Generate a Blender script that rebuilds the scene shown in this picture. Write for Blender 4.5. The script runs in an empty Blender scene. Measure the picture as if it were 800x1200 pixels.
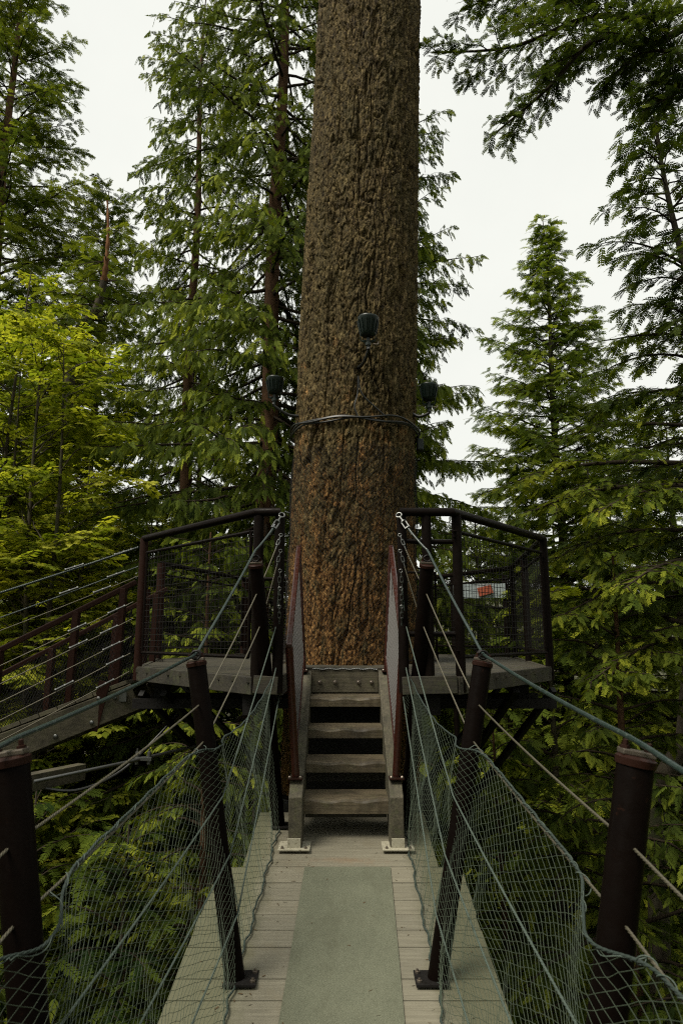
import bpy, bmesh, math, random
import numpy as np
from mathutils import Vector

random.seed(7)
RNG = np.random.default_rng(11)
C = bpy.context.scene.collection
TH = math.radians(10.27)
CT, ST = math.cos(TH), math.sin(TH)
GZ = -14.0                                   # forest floor, camera at z = 0


def at(px, py, y):
    """point on the viewing ray of a photo pixel at horizontal distance y"""
    u, v = (px - 400) / 800.0, (600 - py) / 800.0
    up, fw = v * CT + ST, CT - v * ST
    return np.array([u / fw * y, y, up / fw * y])


# ------------------------------------------------------------------ noise
def _hash(ix, iy, iz, seed):
    h = (ix * 374761393 + iy * 668265263 + iz * 2147483647 + seed * 974634777) & 0xFFFFFFFF
    h = ((h ^ (h >> 13)) * 1274126177) & 0xFFFFFFFF
    h = ((h ^ (h >> 16)) * 2246822519) & 0xFFFFFFFF
    return ((h ^ (h >> 15)) & 0xFFFFFF) / float(0xFFFFFF)


def vnoise(p, seed=0):
    i = np.floor(p).astype(np.int64)
    f = p - i
    f = f * f * (3 - 2 * f)
    r = 0
    for dx in (0, 1):
        wx = f[:, 0] if dx else 1 - f[:, 0]
        for dy in (0, 1):
            wy = f[:, 1] if dy else 1 - f[:, 1]
            for dz in (0, 1):
                wz = f[:, 2] if dz else 1 - f[:, 2]
                r = r + wx * wy * wz * _hash(i[:, 0] + dx, i[:, 1] + dy, i[:, 2] + dz, seed)
    return r


def fbm(p, seed=0, o=4):
    r, a, t = 0, .5, 0
    for k in range(o):
        r = r + a * vnoise(p * (2.03 ** k) + k * 17.31 + .37, seed + k)
        t += a
        a *= .5
    return r / t


def voro(p, seed=0):
    i = np.floor(p).astype(np.int64)
    f1 = np.full(len(p), 9.0)
    f2 = np.full(len(p), 9.0)
    cid = np.zeros(len(p))
    for dx in (-1, 0, 1):
        for dy in (-1, 0, 1):
            for dz in (-1, 0, 1):
                c = i + np.array([dx, dy, dz])
                hh = _hash(c[:, 0], c[:, 1], c[:, 2], seed)
                q = np.stack([hh, (hh * 57.31) % 1, (hh * 1131.7) % 1], 1) + c
                d = np.sqrt(((q - p) ** 2).sum(1))
                n = d < f1
                f2 = np.where(n, f1, np.minimum(f2, d))
                cid = np.where(n, (hh * 9177.3) % 1, cid)
                f1 = np.where(n, d, f1)
    return f1, f2, cid


def sstep(a, b, x):
    t = np.clip((x - a) / (b - a), 0, 1)
    return t * t * (3 - 2 * t)


# ------------------------------------------------------------------ materials
def mat(name, base=(.5, .5, .5), rough=.6, metal=0.0, spec=.5):
    m = bpy.data.materials.new(name)
    m.use_nodes = True
    b = m.node_tree.nodes['Principled BSDF']
    b.inputs['Base Color'].default_value = (*base, 1)
    b.inputs['Roughness'].default_value = rough
    b.inputs['Metallic'].default_value = metal
    b.inputs['Specular IOR Level'].default_value = spec
    return m, m.node_tree, b


def N(nt, t, **kw):
    n = nt.nodes.new(t)
    for k, v in kw.items():
        if k.startswith('i_'):
            n.inputs[k[2:].replace('_', ' ')].default_value = v
        else:
            setattr(n, k, v)
    return n


def ramp(nt, stops, src):
    r = nt.nodes.new('ShaderNodeValToRGB')
    e = r.color_ramp.elements
    while len(e) < len(stops):
        e.new(.5)
    for k, (p, c) in enumerate(stops):
        e[k].position = p
        e[k].color = (*c, 1) if len(c) == 3 else c
    nt.links.new(src, r.inputs[0])
    return r


def coords(nt, scale=(1, 1, 1)):
    g = nt.nodes.new('ShaderNodeNewGeometry')
    mp = nt.nodes.new('ShaderNodeMapping')
    mp.inputs['Scale'].default_value = scale
    nt.links.new(g.outputs['Position'], mp.inputs[0])
    return mp.outputs[0]


def noise(nt, vec, scale, detail=4, rough=.6):
    n = nt.nodes.new('ShaderNodeTexNoise')
    n.inputs['Scale'].default_value = scale
    n.inputs['Detail'].default_value = detail
    n.inputs['Roughness'].default_value = rough
    nt.links.new(vec, n.inputs['Vector'])
    return n.outputs['Fac']


def mixc(nt, fac, a, b, mode='MIX'):
    m = nt.nodes.new('ShaderNodeMix')
    m.data_type = 'RGBA'
    m.blend_type = mode
    for s, v in ((0, fac), (6, a), (7, b)):
        if isinstance(v, (float, int)):
            m.inputs[s].default_value = v
        elif isinstance(v, tuple):
            m.inputs[s].default_value = (*v, 1)
        else:
            nt.links.new(v, m.inputs[s])
    return m.outputs[2]


def bump(nt, b, h, strength=.4, dist=.01):
    n = nt.nodes.new('ShaderNodeBump')
    n.inputs['Strength'].default_value = strength
    n.inputs['Distance'].default_value = dist
    nt.links.new(h, n.inputs['Height'])
    nt.links.new(n.outputs[0], b.inputs['Normal'])


def metal_paint(name, c1, c2, rough=.4, sc=9, wear=(.10, .035, .018), wearamt=.62, spec=.5):
    m, nt, b = mat(name, c1, rough, 0, spec)
    v = coords(nt)
    n = noise(nt, v, sc, 6)
    col = mixc(nt, n, c1, c2)
    w = ramp(nt, [(wearamt, (0, 0, 0)), (wearamt + .1, (1, 1, 1))], noise(nt, v, sc * 4, 8, .7))
    col = mixc(nt, w.outputs[0], col, wear)
    nt.links.new(col, b.inputs['Base Color'])
    rr = ramp(nt, [(.3, (rough - .12,) * 3), (.7, (rough + .25,) * 3)], noise(nt, v, 30, 5))
    nt.links.new(rr.outputs[0], b.inputs['Roughness'])
    bump(nt, b, noise(nt, v, 130, 4), .25, .002)
    return m


def wood(name, c1, c2, c3, axis=0, rough=.75, moss=.0, sc=1.0):
    """axis: grain direction"""
    m, nt, b = mat(name, c1, rough)
    s = [60 * sc, 60 * sc, 60 * sc]
    s[axis] = 3.0 * sc
    v = coords(nt, tuple(s))
    g = noise(nt, v, 1, 7, .65)
    col = ramp(nt, [(.3, c1), (.52, c2), (.72, c3)], g).outputs[0]
    v2 = coords(nt)
    st = ramp(nt, [(.45, (0, 0, 0)), (.7, (1, 1, 1))], noise(nt, v2, 5, 6, .7))
    col = mixc(nt, st.outputs[0], col, tuple(x * .6 for x in c1))
    ri = nt.nodes.new('ShaderNodeNewGeometry').outputs['Random Per Island']
    rv = ramp(nt, [(0, (.72,) * 3), (1, (1.12, 1.08, 1.0))], ri)
    col = mixc(nt, 1.0, col, rv.outputs[0], 'MULTIPLY')
    if moss:
        mm = ramp(nt, [(.5, (0, 0, 0)), (.72, (moss,) * 3)], noise(nt, v2, 11, 7, .75))
        col = mixc(nt, mm.outputs[0], col, (.07, .085, .022))
    nt.links.new(col, b.inputs['Base Color'])
    bump(nt, b, g, .5, .004)
    return m


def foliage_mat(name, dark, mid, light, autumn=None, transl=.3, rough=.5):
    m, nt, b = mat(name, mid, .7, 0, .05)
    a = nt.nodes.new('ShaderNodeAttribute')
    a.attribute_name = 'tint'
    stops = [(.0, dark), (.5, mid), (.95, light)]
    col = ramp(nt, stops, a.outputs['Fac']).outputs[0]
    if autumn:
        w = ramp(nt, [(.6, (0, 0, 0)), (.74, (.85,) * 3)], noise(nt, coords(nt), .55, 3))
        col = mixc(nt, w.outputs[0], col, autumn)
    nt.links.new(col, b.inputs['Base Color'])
    t = nt.nodes.new('ShaderNodeBsdfTranslucent')
    c2 = mixc(nt, 1.0, col, (1.25, 1.3, .55), 'MULTIPLY')
    nt.links.new(c2, t.inputs['Color'])
    mx = nt.nodes.new('ShaderNodeMixShader')
    mx.inputs[0].default_value = transl
    nt.links.new(b.outputs[0], mx.inputs[1])
    nt.links.new(t.outputs[0], mx.inputs[2])
    out = nt.nodes['Material Output']
    nt.links.new(mx.outputs[0], out.inputs['Surface'])
    return m


def bark_mat(name, c1, c2, c3, sc=14, lichen=None):
    m, nt, b = mat(name, c2, .9, 0, .15)
    v = coords(nt, (1, 1, .3))
    col = ramp(nt, [(.3, c1), (.55, c2), (.75, c3)], noise(nt, v, sc, 8, .7)).outputs[0]
    if lichen:
        w = ramp(nt, [(.5, (0, 0, 0)), (.68, (.8,) * 3)], noise(nt, coords(nt), 1.6, 6, .7))
        col = mixc(nt, w.outputs[0], col, lichen)
    nt.links.new(col, b.inputs['Base Color'])
    bump(nt, b, noise(nt, v, sc * 1.5, 6), .8, .02)
    return m


M = {}
M['post'] = metal_paint('brown_painted_steel', (.0025, .0018, .0015), (.0048, .0028, .0020), .38, 9, (.018, .008, .005), .64, .035)
M['rail'] = metal_paint('dark_brown_steel', (.0045, .0035, .003), (.009, .006, .0048), .34, 9, (.02, .010, .006), .66, .05)
M['handrail'] = metal_paint('red_brown_steel', (.022, .0065, .0045), (.044, .011, .007), .20)
M['rust'] = metal_paint('rusty_steel', (.013, .0062, .0042), (.026, .009, .0055), .45, 9, (.05, .02, .012), .64, .12)
M['black'] = metal_paint('black_steel', (.006, .006, .006), (.012, .010, .009), .5, 9, (.03, .016, .01), .66, .2)
M['galv'] = mat('galvanised_steel', (.15, .155, .15), .42, .85)[0]
M['bolt'] = mat('bolt_steel', (.2, .17, .14), .42, .8)[0]
M['plate'] = metal_paint('weathered_pale_plate', (.40, .38, .29), (.28, .26, .19), .7, 14, (.16, .14, .09), .55)
M['wood_x'] = wood('weathered_wood_across', (.062, .053, .033), (.105, .092, .058), (.16, .142, .095), 0, .75, .45)
M['wood_y'] = wood('weathered_wood_along', (.050, .045, .029), (.090, .080, .052), (.145, .13, .088), 1, .75, .5)
M['wood_dark'] = wood('damp_dark_wood', (.022, .019, .012), (.04, .034, .022), (.06, .052, .036), 0, .6, .4)
M['beam'] = wood('grey_brown_beam', (.020, .017, .011), (.036, .031, .020), (.058, .050, .034), 0, .75, .4)
M['tread'] = wood('worn_tread_wood', (.055, .043, .026), (.105, .085, .052), (.18, .145, .09), 0, .62, .25)


def deck_material():
    m, nt, b = mat('deck_boards', (.3, .28, .22), .72)
    g = noise(nt, coords(nt, (4, 70, 40)), 1, 7, .65)
    col = ramp(nt, [(.28, (.128, .119, .088)), (.52, (.168, .157, .118)), (.75, (.212, .200, .152))], g).outputs[0]
    v2 = coords(nt)
    ri = nt.nodes.new('ShaderNodeNewGeometry').outputs['Random Per Island']
    rv = ramp(nt, [(0, (.82, .82, .80)), (1, (1.1, 1.08, 1.04))], ri)
    col = mixc(nt, 1.0, col, rv.outputs[0], 'MULTIPLY')
    st = ramp(nt, [(.52, (0, 0, 0)), (.72, (.8,) * 3)], noise(nt, v2, 4.5, 7, .72))
    col = mixc(nt, st.outputs[0], col, (.15, .13, .085))
    sp = ramp(nt, [(.66, (0, 0, 0)), (.70, (.8,) * 3)], noise(nt, v2, 33, 5, .7))
    col = mixc(nt, sp.outputs[0], col, (.12, .10, .07))
    # boards turn darker and greener, unevenly, away from the centre line
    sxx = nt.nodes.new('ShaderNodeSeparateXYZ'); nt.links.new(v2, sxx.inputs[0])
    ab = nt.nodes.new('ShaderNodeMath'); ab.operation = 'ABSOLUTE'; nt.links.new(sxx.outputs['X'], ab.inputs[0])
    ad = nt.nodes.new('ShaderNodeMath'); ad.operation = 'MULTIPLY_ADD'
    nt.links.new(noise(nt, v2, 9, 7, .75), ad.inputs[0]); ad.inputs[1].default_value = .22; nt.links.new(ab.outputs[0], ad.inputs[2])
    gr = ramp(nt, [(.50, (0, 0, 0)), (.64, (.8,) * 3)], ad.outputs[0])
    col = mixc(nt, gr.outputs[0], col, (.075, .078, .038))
    # rust coloured stain on the board in front of the stairs
    sx = nt.nodes.new('ShaderNodeSeparateXYZ')
    nt.links.new(v2, sx.inputs[0])
    d = nt.nodes.new('ShaderNodeVectorMath'); d.operation = 'DISTANCE'
    sc = nt.nodes.new('ShaderNodeMapping'); sc.inputs['Scale'].default_value = (1, 5.5, 0)
    nt.links.new(v2, sc.inputs[0])
    nt.links.new(sc.outputs[0], d.inputs[0])
    d.inputs[1].default_value = (.05, 4.60 * 5.5, 0)
    nn = nt.nodes.new('ShaderNodeMath'); nn.operation = 'MULTIPLY_ADD'
    nt.links.new(noise(nt, v2, 12, 6, .7), nn.inputs[0]); nn.inputs[1].default_value = .85
    nt.links.new(d.outputs['Value'], nn.inputs[2])
    rr = ramp(nt, [(.40, (.45,) * 3), (.70, (0, 0, 0))], nn.outputs[0])
    col = mixc(nt, rr.outputs[0], col, (.17, .10, .05))
    nt.links.new(col, b.inputs['Base Color'])
    bump(nt, b, g, .45, .004)
    return m


def mat_material():
    m, nt, b = mat('grit_mat', (.2, .23, .15), .9, 0, .2)
    v = coords(nt)
    col = ramp(nt, [(.35, (.070, .075, .051)), (.65, (.105, .110, .076))], noise(nt, v, 3.5, 7, .7)).outputs[0]
    col = mixc(nt, .35, col, ramp(nt, [(.4, (.05, .058, .038)), (.6, (.30, .31, .225))], noise(nt, v, 420, 2)).outputs[0])
    sc_ = ramp(nt, [(.5, (0, 0, 0)), (.72, (.6,) * 3)], noise(nt, coords(nt, (1, .35, 1)), 7, 8, .8))
    col = mixc(nt, sc_.outputs[0], col, (.075, .076, .05))
    nt.links.new(col, b.inputs['Base Color'])
    bump(nt, b, noise(nt, v, 500, 2), .6, .003)
    return m


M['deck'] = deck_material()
M['mat'] = mat_material()
M['cable'] = metal_paint('green_grey_cable', (.010, .020, .018), (.026, .042, .037), .25, 20, (.10, .12, .10), .6)
M['wire'] = mat('bright_wire_rope', (.11, .10, .07), .42, .4)[0]
M['rope'] = metal_paint('twisted_green_rope', (.015, .035, .028), (.10, .125, .10), .6, 120, (.03, .05, .04), .7)
M['net'] = metal_paint('green_net_cord', (.008, .024, .015), (.080, .100, .062), .6, 2.2, (.025, .05, .034), .66)
M['edge_rope'] = metal_paint('dark_net_rope', (.012, .022, .018), (.03, .045, .036), .8, 40, (.05, .07, .055), .7)
M['lamp'] = mat('dark_green_lamp', (.006, .013, .010), .4, 0, .35)[0]
M['rubber'] = mat('black_cable_rubber', (.010, .011, .010), .45, 0, .5)[0]
M['hdpe'] = mat('grey_wire_panel', (.09, .085, .08), .6, 0)[0]
M['banner'] = mat('pale_banner', (.36, .42, .43), .6)[0]
M['banner_red'] = mat('orange_red_print', (.42, .10, .05), .6)[0]
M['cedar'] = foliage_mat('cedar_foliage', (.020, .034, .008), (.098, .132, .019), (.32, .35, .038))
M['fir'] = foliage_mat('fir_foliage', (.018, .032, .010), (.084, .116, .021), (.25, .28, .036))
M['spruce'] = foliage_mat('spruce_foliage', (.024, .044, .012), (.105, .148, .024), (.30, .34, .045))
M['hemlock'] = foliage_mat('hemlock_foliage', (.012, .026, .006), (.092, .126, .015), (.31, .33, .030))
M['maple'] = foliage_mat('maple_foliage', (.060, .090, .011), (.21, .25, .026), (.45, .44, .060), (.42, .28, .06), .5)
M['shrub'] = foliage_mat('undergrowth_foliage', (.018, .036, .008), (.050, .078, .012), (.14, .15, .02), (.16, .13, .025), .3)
M['twig'] = bark_mat('dark_twig_bark', (.018, .014, .010), (.035, .026, .017), (.06, .045, .03))
M['cedar_bark'] = bark_mat('cedar_bark', (.045, .026, .015), (.095, .052, .028), (.16, .095, .055), 10)
M['grey_bark'] = bark_mat('grey_bark', (.035, .030, .022), (.075, .062, .045), (.13, .11, .08), 12, (.06, .075, .03))
M['snag_bark'] = bark_mat('orange_snag_bark', (.10, .045, .02), (.20, .095, .045), (.30, .16, .08), 8)


def big_bark():
    m, nt, b = mat('douglas_fir_bark', (.1, .08, .05), .88, 0, .2)
    v = coords(nt)
    vs = coords(nt, (1, 1, .35))
    c = ramp(nt, [(.40, (.010, .006, .003)), (.47, (.066, .045, .018)), (.55, (.165, .122, .052)), (.64, (.40, .31, .155))],
             noise(nt, vs, 34, 10, .82)).outputs[0]
    big_ = ramp(nt, [(.35, (.62, .62, .60)), (.65, (1.15, 1.12, 1.05))], noise(nt, coords(nt, (1, 1, .3)), 7, 5, .7))
    c = mixc(nt, 1.0, c, big_.outputs[0], 'MULTIPLY')
    w = ramp(nt, [(.42, (0, 0, 0)), (.66, (.35,) * 3)], noise(nt, vs, 3.2, 8, .76))
    c = mixc(nt, w.outputs[0], c, (.090, .082, .032))
    # orange inner bark showing where flakes have come off, mostly low on the trunk
    sx = nt.nodes.new('ShaderNodeSeparateXYZ'); nt.links.new(v, sx.inputs[0])
    mr = nt.nodes.new('ShaderNodeMapRange')
    mr.inputs['From Min'].default_value = 3.9; mr.inputs['From Max'].default_value = .6
    mr.inputs['To Min'].default_value = -.13; mr.inputs['To Max'].default_value = .055
    nt.links.new(sx.outputs['Z'], mr.inputs['Value'])
    ad = nt.nodes.new('ShaderNodeMath'); ad.operation = 'ADD'
    nt.links.new(noise(nt, coords(nt, (1, 1, .38)), 8.5, 10, .85), ad.inputs[0]); nt.links.new(mr.outputs[0], ad.inputs[1])
    o = ramp(nt, [(.50, (0, 0, 0)), (.58, (.9,) * 3)], ad.outputs[0])
    oc = ramp(nt, [(.42, (.035, .014, .005)), (.5, (.20, .090, .026)), (.61, (.58, .34, .125))], noise(nt, vs, 48, 8, .8)).outputs[0]
    c = mixc(nt, o.outputs[0], c, oc)
    g = ramp(nt, [(.56, (0, 0, 0)), (.62, (.55,) * 3)], noise(nt, v, 22, 9, .85))
    c = mixc(nt, g.outputs[0], c, (.13, .125, .075))
    nt.links.new(c, b.inputs['Base Color'])
    bump(nt, b, noise(nt, vs, 60, 10, .85), 1.0, .022)
    return m


M['big_bark'] = big_bark()

# ------------------------------------------------------------------ object helpers
OFF = {}


def props(o, label=None, cat=None, group=None, kind=None):
    for k, v in (('label', label), ('category', cat), ('group', group), ('kind', kind)):
        if v:
            o[k] = v
    return o


def thing(name, loc, label, cat, group=None):
    o = bpy.data.objects.new(name, None)
    o.empty_display_size = .1
    o.location = loc
    C.objects.link(o)
    OFF[o.name] = np.array(loc, float)
    return props(o, label, cat, group)


def link_mesh(me, name, m, parent, smooth=False):
    me.materials.append(m)
    if smooth:
        me.polygons.foreach_set('use_smooth', np.ones(len(me.polygons), bool))
    o = bpy.data.objects.new(name, me)
    C.objects.link(o)
    OFF[o.name] = OFF[parent.name] if parent else np.zeros(3)
    if parent:
        o.parent = parent
    return o


def np_mesh(name, V, F, m, parent=None, attrs=None, smooth=False):
    """V (n,3) world coordinates, F (k,4) or (k,3)"""
    off = OFF[parent.name] if parent else np.zeros(3)
    V = np.asarray(V, np.float32) - off.astype(np.float32)
    F = np.asarray(F, np.int32)
    me = bpy.data.meshes.new(name)
    me.vertices.add(len(V))
    me.vertices.foreach_set('co', V.ravel())
    k = F.shape[1]
    me.loops.add(F.size)
    me.loops.foreach_set('vertex_index', F.ravel())
    me.polygons.add(len(F))
    me.polygons.foreach_set('loop_start', np.arange(0, F.size, k, dtype=np.int32))
    me.update(calc_edges=True)
    for nm, a in (attrs or {}).items():
        at_ = me.attributes.new(nm, 'FLOAT', 'POINT')
        at_.data.foreach_set('value', np.asarray(a, np.float32))
    return link_mesh(me, name, m, parent, smooth)


def tubes(P, R, sides=6, closed_caps=False):
    """P (K,n,3), R (K,n) -> V, F(quads)"""
    P = np.asarray(P, float)
    R = np.asarray(R, float)
    K, n, _ = P.shape
    T = np.gradient(P, axis=1)
    T /= np.linalg.norm(T, axis=2, keepdims=True) + 1e-9
    ref = np.zeros_like(T)
    ref[..., 2] = 1
    par = np.abs(T[..., 2]).mean(1) > .9
    ref[par] = (1, 0, 0)
    X = np.cross(T, ref)
    X /= np.linalg.norm(X, axis=2, keepdims=True) + 1e-9
    Y = np.cross(X, T)
    a = np.linspace(0, 2 * np.pi, sides, endpoint=False)
    V = P[:, :, None] + R[:, :, None, None] * (np.cos(a)[None, None, :, None] * X[:, :, None] + np.sin(a)[None, None, :, None] * Y[:, :, None])
    idx = np.arange(K * n * sides).reshape(K, n, sides)
    a0, a1 = idx[:, :-1], idx[:, 1:]
    F = np.stack([a0, np.roll(a0, -1, 2), np.roll(a1, -1, 2), a1], -1).reshape(-1, 4)
    return V.reshape(-1, 3), F


class MB:
    def __init__(s):
        s.V, s.F = [], []

    def add(s, V, F):
        b = len(s.V)
        s.V += [tuple(v) for v in V]
        s.F += [tuple(int(i) + b for i in f) for f in F]
        return s

    def box(s, c, d, ax=None):
        """centre, full sizes, optional 3 axes"""
        c = np.array(c, float)
        ax = np.eye(3) if ax is None else np.array(ax, float)
        V = []
        for i in (-1, 1):
            for j in (-1, 1):
                for k in (-1, 1):
                    V.append(c + ax[0] * i * d[0] / 2 + ax[1] * j * d[1] / 2 + ax[2] * k * d[2] / 2)
        return s.add(V, [(0, 1, 3, 2), (4, 6, 7, 5), (0, 4, 5, 1), (2, 3, 7, 6), (0, 2, 6, 4), (1, 5, 7, 3)])

    def bar(s, p, q, w, h, up=(0, 0, 1)):
        """rectangular bar from p to q, w sideways, h along up"""
        p, q = np.array(p, float), np.array(q, float)
        t = q - p
        L = np.linalg.norm(t)
        t /= L
        x = np.cross(t, up)
        x /= np.linalg.norm(x)
        z = np.cross(x, t)
        return s.box((p + q) / 2, (L, w, h), (t, x, z))

    def tube(s, pts, r, n=10, caps=True):
        pts = np.array(pts, float)
        rr = np.full(len(pts), r) if np.isscalar(r) else np.array(r, float)
        V, F = tubes(pts[None], rr[None], n)
        F = [tuple(f) for f in F]
        if caps:
            F.append(tuple(range(n))[::-1])
            F.append(tuple(range(len(V) - n, len(V))))
        return s.add(V, F)

    def lathe(s, base, prof, axis=(0, 0, 1), n=20):
        base, a = np.array(base, float), np.array(axis, float)
        a /= np.linalg.norm(a)
        ref = np.array((1, 0, 0)) if abs(a[2]) > .7 else np.array((0, 0, 1))
        x = np.cross(a, ref); x /= np.linalg.norm(x)
        y = np.cross(a, x)
        V, F = [], []
        for r, h in prof:
            for k in range(n):
                t = 2 * math.pi * k / n
                V.append(base + a * h + r * (math.cos(t) * x + math.sin(t) * y))
        for i in range(len(prof) - 1):
            for k in range(n):
                F.append((i * n + k, i * n + (k + 1) % n, (i + 1) * n + (k + 1) % n, (i + 1) * n + k))
        F.append(tuple(range(n))[::-1])
        F.append(tuple(range(len(V) - n, len(V))))
        return s.add(V, F)

    def build(s, name, m, parent=None, bevel=0, smooth=False):
        off = OFF[parent.name] if parent else np.zeros(3)
        me = bpy.data.meshes.new(name)
        me.from_pydata([tuple(np.array(v) - off) for v in s.V], [], s.F)
        me.update()
        bm = bmesh.new(); bm.from_mesh(me)
        bmesh.ops.recalc_face_normals(bm, faces=bm.faces)
        if bevel:
            ed = [e for e in bm.edges if len(e.link_faces) == 2 and e.calc_face_angle(0) > .6]
            bmesh.ops.bevel(bm, geom=ed, offset=bevel, segments=2, affect='EDGES', profile=.6, clamp_overlap=True)
        bm.to_mesh(me); bm.free()
        o = link_mesh(me, name, m, parent)
        if smooth:
            me.shade_smooth() if hasattr(me, 'shade_smooth') else None
            me.polygons.foreach_set('use_smooth', np.ones(len(me.polygons), bool))
            try:
                me.set_sharp_from_angle(angle=math.radians(40))
            except Exception:
                pass
        return o


def arr(*pts):
    return np.array(pts, float)


def smoothpath(pts, n=40):
    """Catmull-Rom resample"""
    p = np.array(pts, float)
    p = np.vstack([2 * p[0] - p[1], p, 2 * p[-1] - p[-2]])
    out = []
    seg = len(p) - 3
    for t in np.linspace(0, seg - 1e-6, n):
        i = int(t); f = t - i
        a, b, c, d = p[i:i + 4]
        out.append(.5 * ((2 * b) + (-a + c) * f + (2 * a - 5 * b + 4 * c - d) * f * f + (-a + 3 * b - 3 * c + d) * f ** 3))
    return np.array(out)


# ------------------------------------------------------------------ render, camera, light
sc = bpy.context.scene
cam_d = bpy.data.cameras.new('camera')
cam = bpy.data.objects.new('camera', cam_d)
C.objects.link(cam)
cam.location = (0, 0, 0)
cam.rotation_euler = (math.pi / 2 + TH, 0, 0)
cam_d.sensor_fit = 'VERTICAL'
cam_d.sensor_height = 36
cam_d.lens = 24
cam_d.clip_end = 2000
cam_d.clip_start = .05
cam_d.dof.use_dof = True
cam_d.dof.focus_distance = 6.0
cam_d.dof.aperture_fstop = 5.6
sc.camera = cam
sc.render.engine = 'CYCLES'
sc.cycles.max_bounces = 6
sc.cycles.diffuse_bounces = 3
sc.cycles.glossy_bounces = 2
sc.cycles.transmission_bounces = 2
sc.cycles.use_adaptive_sampling = True
sc.cycles.adaptive_threshold = .012
sc.cycles.use_denoising = False
sc.cycles.filter_width = 1.15
try:
    sc.cycles.denoiser = 'OPENIMAGEDENOISE'
except Exception:
    pass
sc.view_settings.view_transform = 'Standard'
sc.view_settings.look = 'None'
sc.view_settings.exposure = 0.0
sc.view_settings.gamma = 1.0

SUN_EL, SUN_AZ = math.radians(58), math.radians(232)     # from behind the camera, a little to the left
w = bpy.data.worlds.new('World')
sc.world = w
w.use_nodes = True
nt = w.node_tree
bg = nt.nodes['Background']
sky = nt.nodes.new('ShaderNodeTexSky')
sky.sky_type = 'NISHITA'
sky.sun_disc = False
sky.sun_elevation = SUN_EL
sky.sun_rotation = SUN_AZ
hs = nt.nodes.new('ShaderNodeHueSaturation')
hs.inputs['Saturation'].default_value = .15
nt.links.new(sky.outputs[0], hs.inputs['Color'])
tc = nt.nodes.new('ShaderNodeTexCoord')
cl = noise(nt, tc.outputs['Generated'], 2.2, 5, .6)
cloud = ramp(nt, [(.3, (9.3, 9.5, 8.9)), (.7, (10.2, 10.3, 9.6))], cl)
mx = mixc(nt, .92, hs.outputs[0], cloud.outputs[0])
nt.links.new(mx, bg.inputs[0])
bg.inputs[1].default_value = .1
sl = bpy.data.lights.new('sun', 'SUN')
sl.energy = 4.3
sl.angle = math.radians(25)
sl.color = (1.0, .93, .80)
so = bpy.data.objects.new('sun', sl)
C.objects.link(so)
dirv = Vector((math.sin(SUN_AZ) * math.cos(SUN_EL), math.cos(SUN_AZ) * math.cos(SUN_EL), math.sin(SUN_EL)))
so.rotation_euler = dirv.to_track_quat('Z', 'Y').to_euler()
so.location = (0, 0, 20)


# ------------------------------------------------------------------ bridge geometry
def deck_z(y):
    y = np.asarray(y, float)
    near = -1.4 - .143 * (4.5 - 2.4) - .143 * (2.4 - y) + .02 * (2.4 - y) ** 2
    return np.where(y > 2.4, -1.4 - .143 * (4.5 - y), near)


def X0(y):                                            # the bridge's centre line drifts a little left towards us
    return np.interp(y, [-1, 1.84, 3.45, 5], [-.10, -.06, -.025, .0])


bridge = thing('suspension_bridge', (0, 2, -2.2), 'narrow suspension footbridge with wooden deck, green mat, netting and leaning brown posts', 'footbridge')
# deck planks
db = MB()
y = 5.35
widths = [.50, .40]
k = 0
ys = [5.35, 4.98, 4.52]
while ys[-1] > -1.3:
    ys.append(ys[-1] - random.choice([.145, .19, .19, .145, .24]))
for a, b_ in zip(ys[:-1], ys[1:]):
    yc = (a + b_) / 2
    z1, z2 = float(deck_z(a)), float(deck_z(b_))
    t = arr(0, a - b_, z1 - z2); t /= np.linalg.norm(t)
    n_ = np.cross((1, 0, 0), t)
    hw = .60 if yc > 4.5 else .74
    db.box((X0(yc) + random.uniform(-.006, .006), yc, (z1 + z2) / 2 - .02 + random.uniform(-.0015, .0015)), (hw * 2, a - b_ - .004, .04), ((1, 0, 0), t, n_))
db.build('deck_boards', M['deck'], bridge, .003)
for sx in (-1, 1):
    jb = MB()
    p = [(X0(yy) + sx * .52, yy, float(deck_z(yy)) - .10) for yy in np.linspace(-1.3, 5.3, 12)]
    for a, b_ in zip(p[:-1], p[1:]):
        jb.bar(a, b_, .07, .115)
    jb.build('joist', M['wood_dark'], bridge)
# mat as one sheet, 6 mm thick, its surface lies on the boards
yy = np.concatenate([np.linspace(-1.2, 2.4, 14), np.linspace(2.5, 4.50, 9)])
V, F = [], []
for v in yy:
    c = X0(v) + .045 * (v / 4.5)
    for sx, dz in ((-.262, .003), (-.262, .0085), (.262, .0085), (.262, .003)):
        V.append((c + sx, v, float(deck_z(v)) + dz))
for i in range(len(yy) - 1):
    for q in range(4):
        F.append((i * 4 + q, i * 4 + (q + 1) % 4, i * 4 + 4 + (q + 1) % 4, i * 4 + 4 + q))
F.append((0, 1, 2, 3)); F.append(tuple(len(V) - 4 + i for i in (3, 2, 1, 0)))
MB().add(V, F).build('floor_mat', M['mat'], bridge)

# posts: foot (x, y), top (x, y, z)
POSTS = {
    -1: [((-.44, 5.1), (-.555, 4.42, .45)), ((-.486, 3.45), (-.715, 3.45, -.135)), ((-.615, 1.84), (-.85, 1.84, -.315)), ((-.62, .2), (-.85, .2, -.48))],
    1: [((.45, 5.1), (.555, 4.42, .45)), ((.437, 3.45), (.695, 3.45, -.135)), ((.475, 1.84), (.755, 1.84, -.315)), ((.48, .2), (.76, .2, -.48))],
}


def post_pts(s, i):
    f, t = POSTS[s][i]
    return arr(f[0], f[1], float(deck_z(f[1]))), arr(*t)


def on_post(s, i, h):
    """point on post i at height h (1.42 = top)"""
    a, b_ = post_pts(s, i)
    return a + (b_ - a) * h / 1.42


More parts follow.
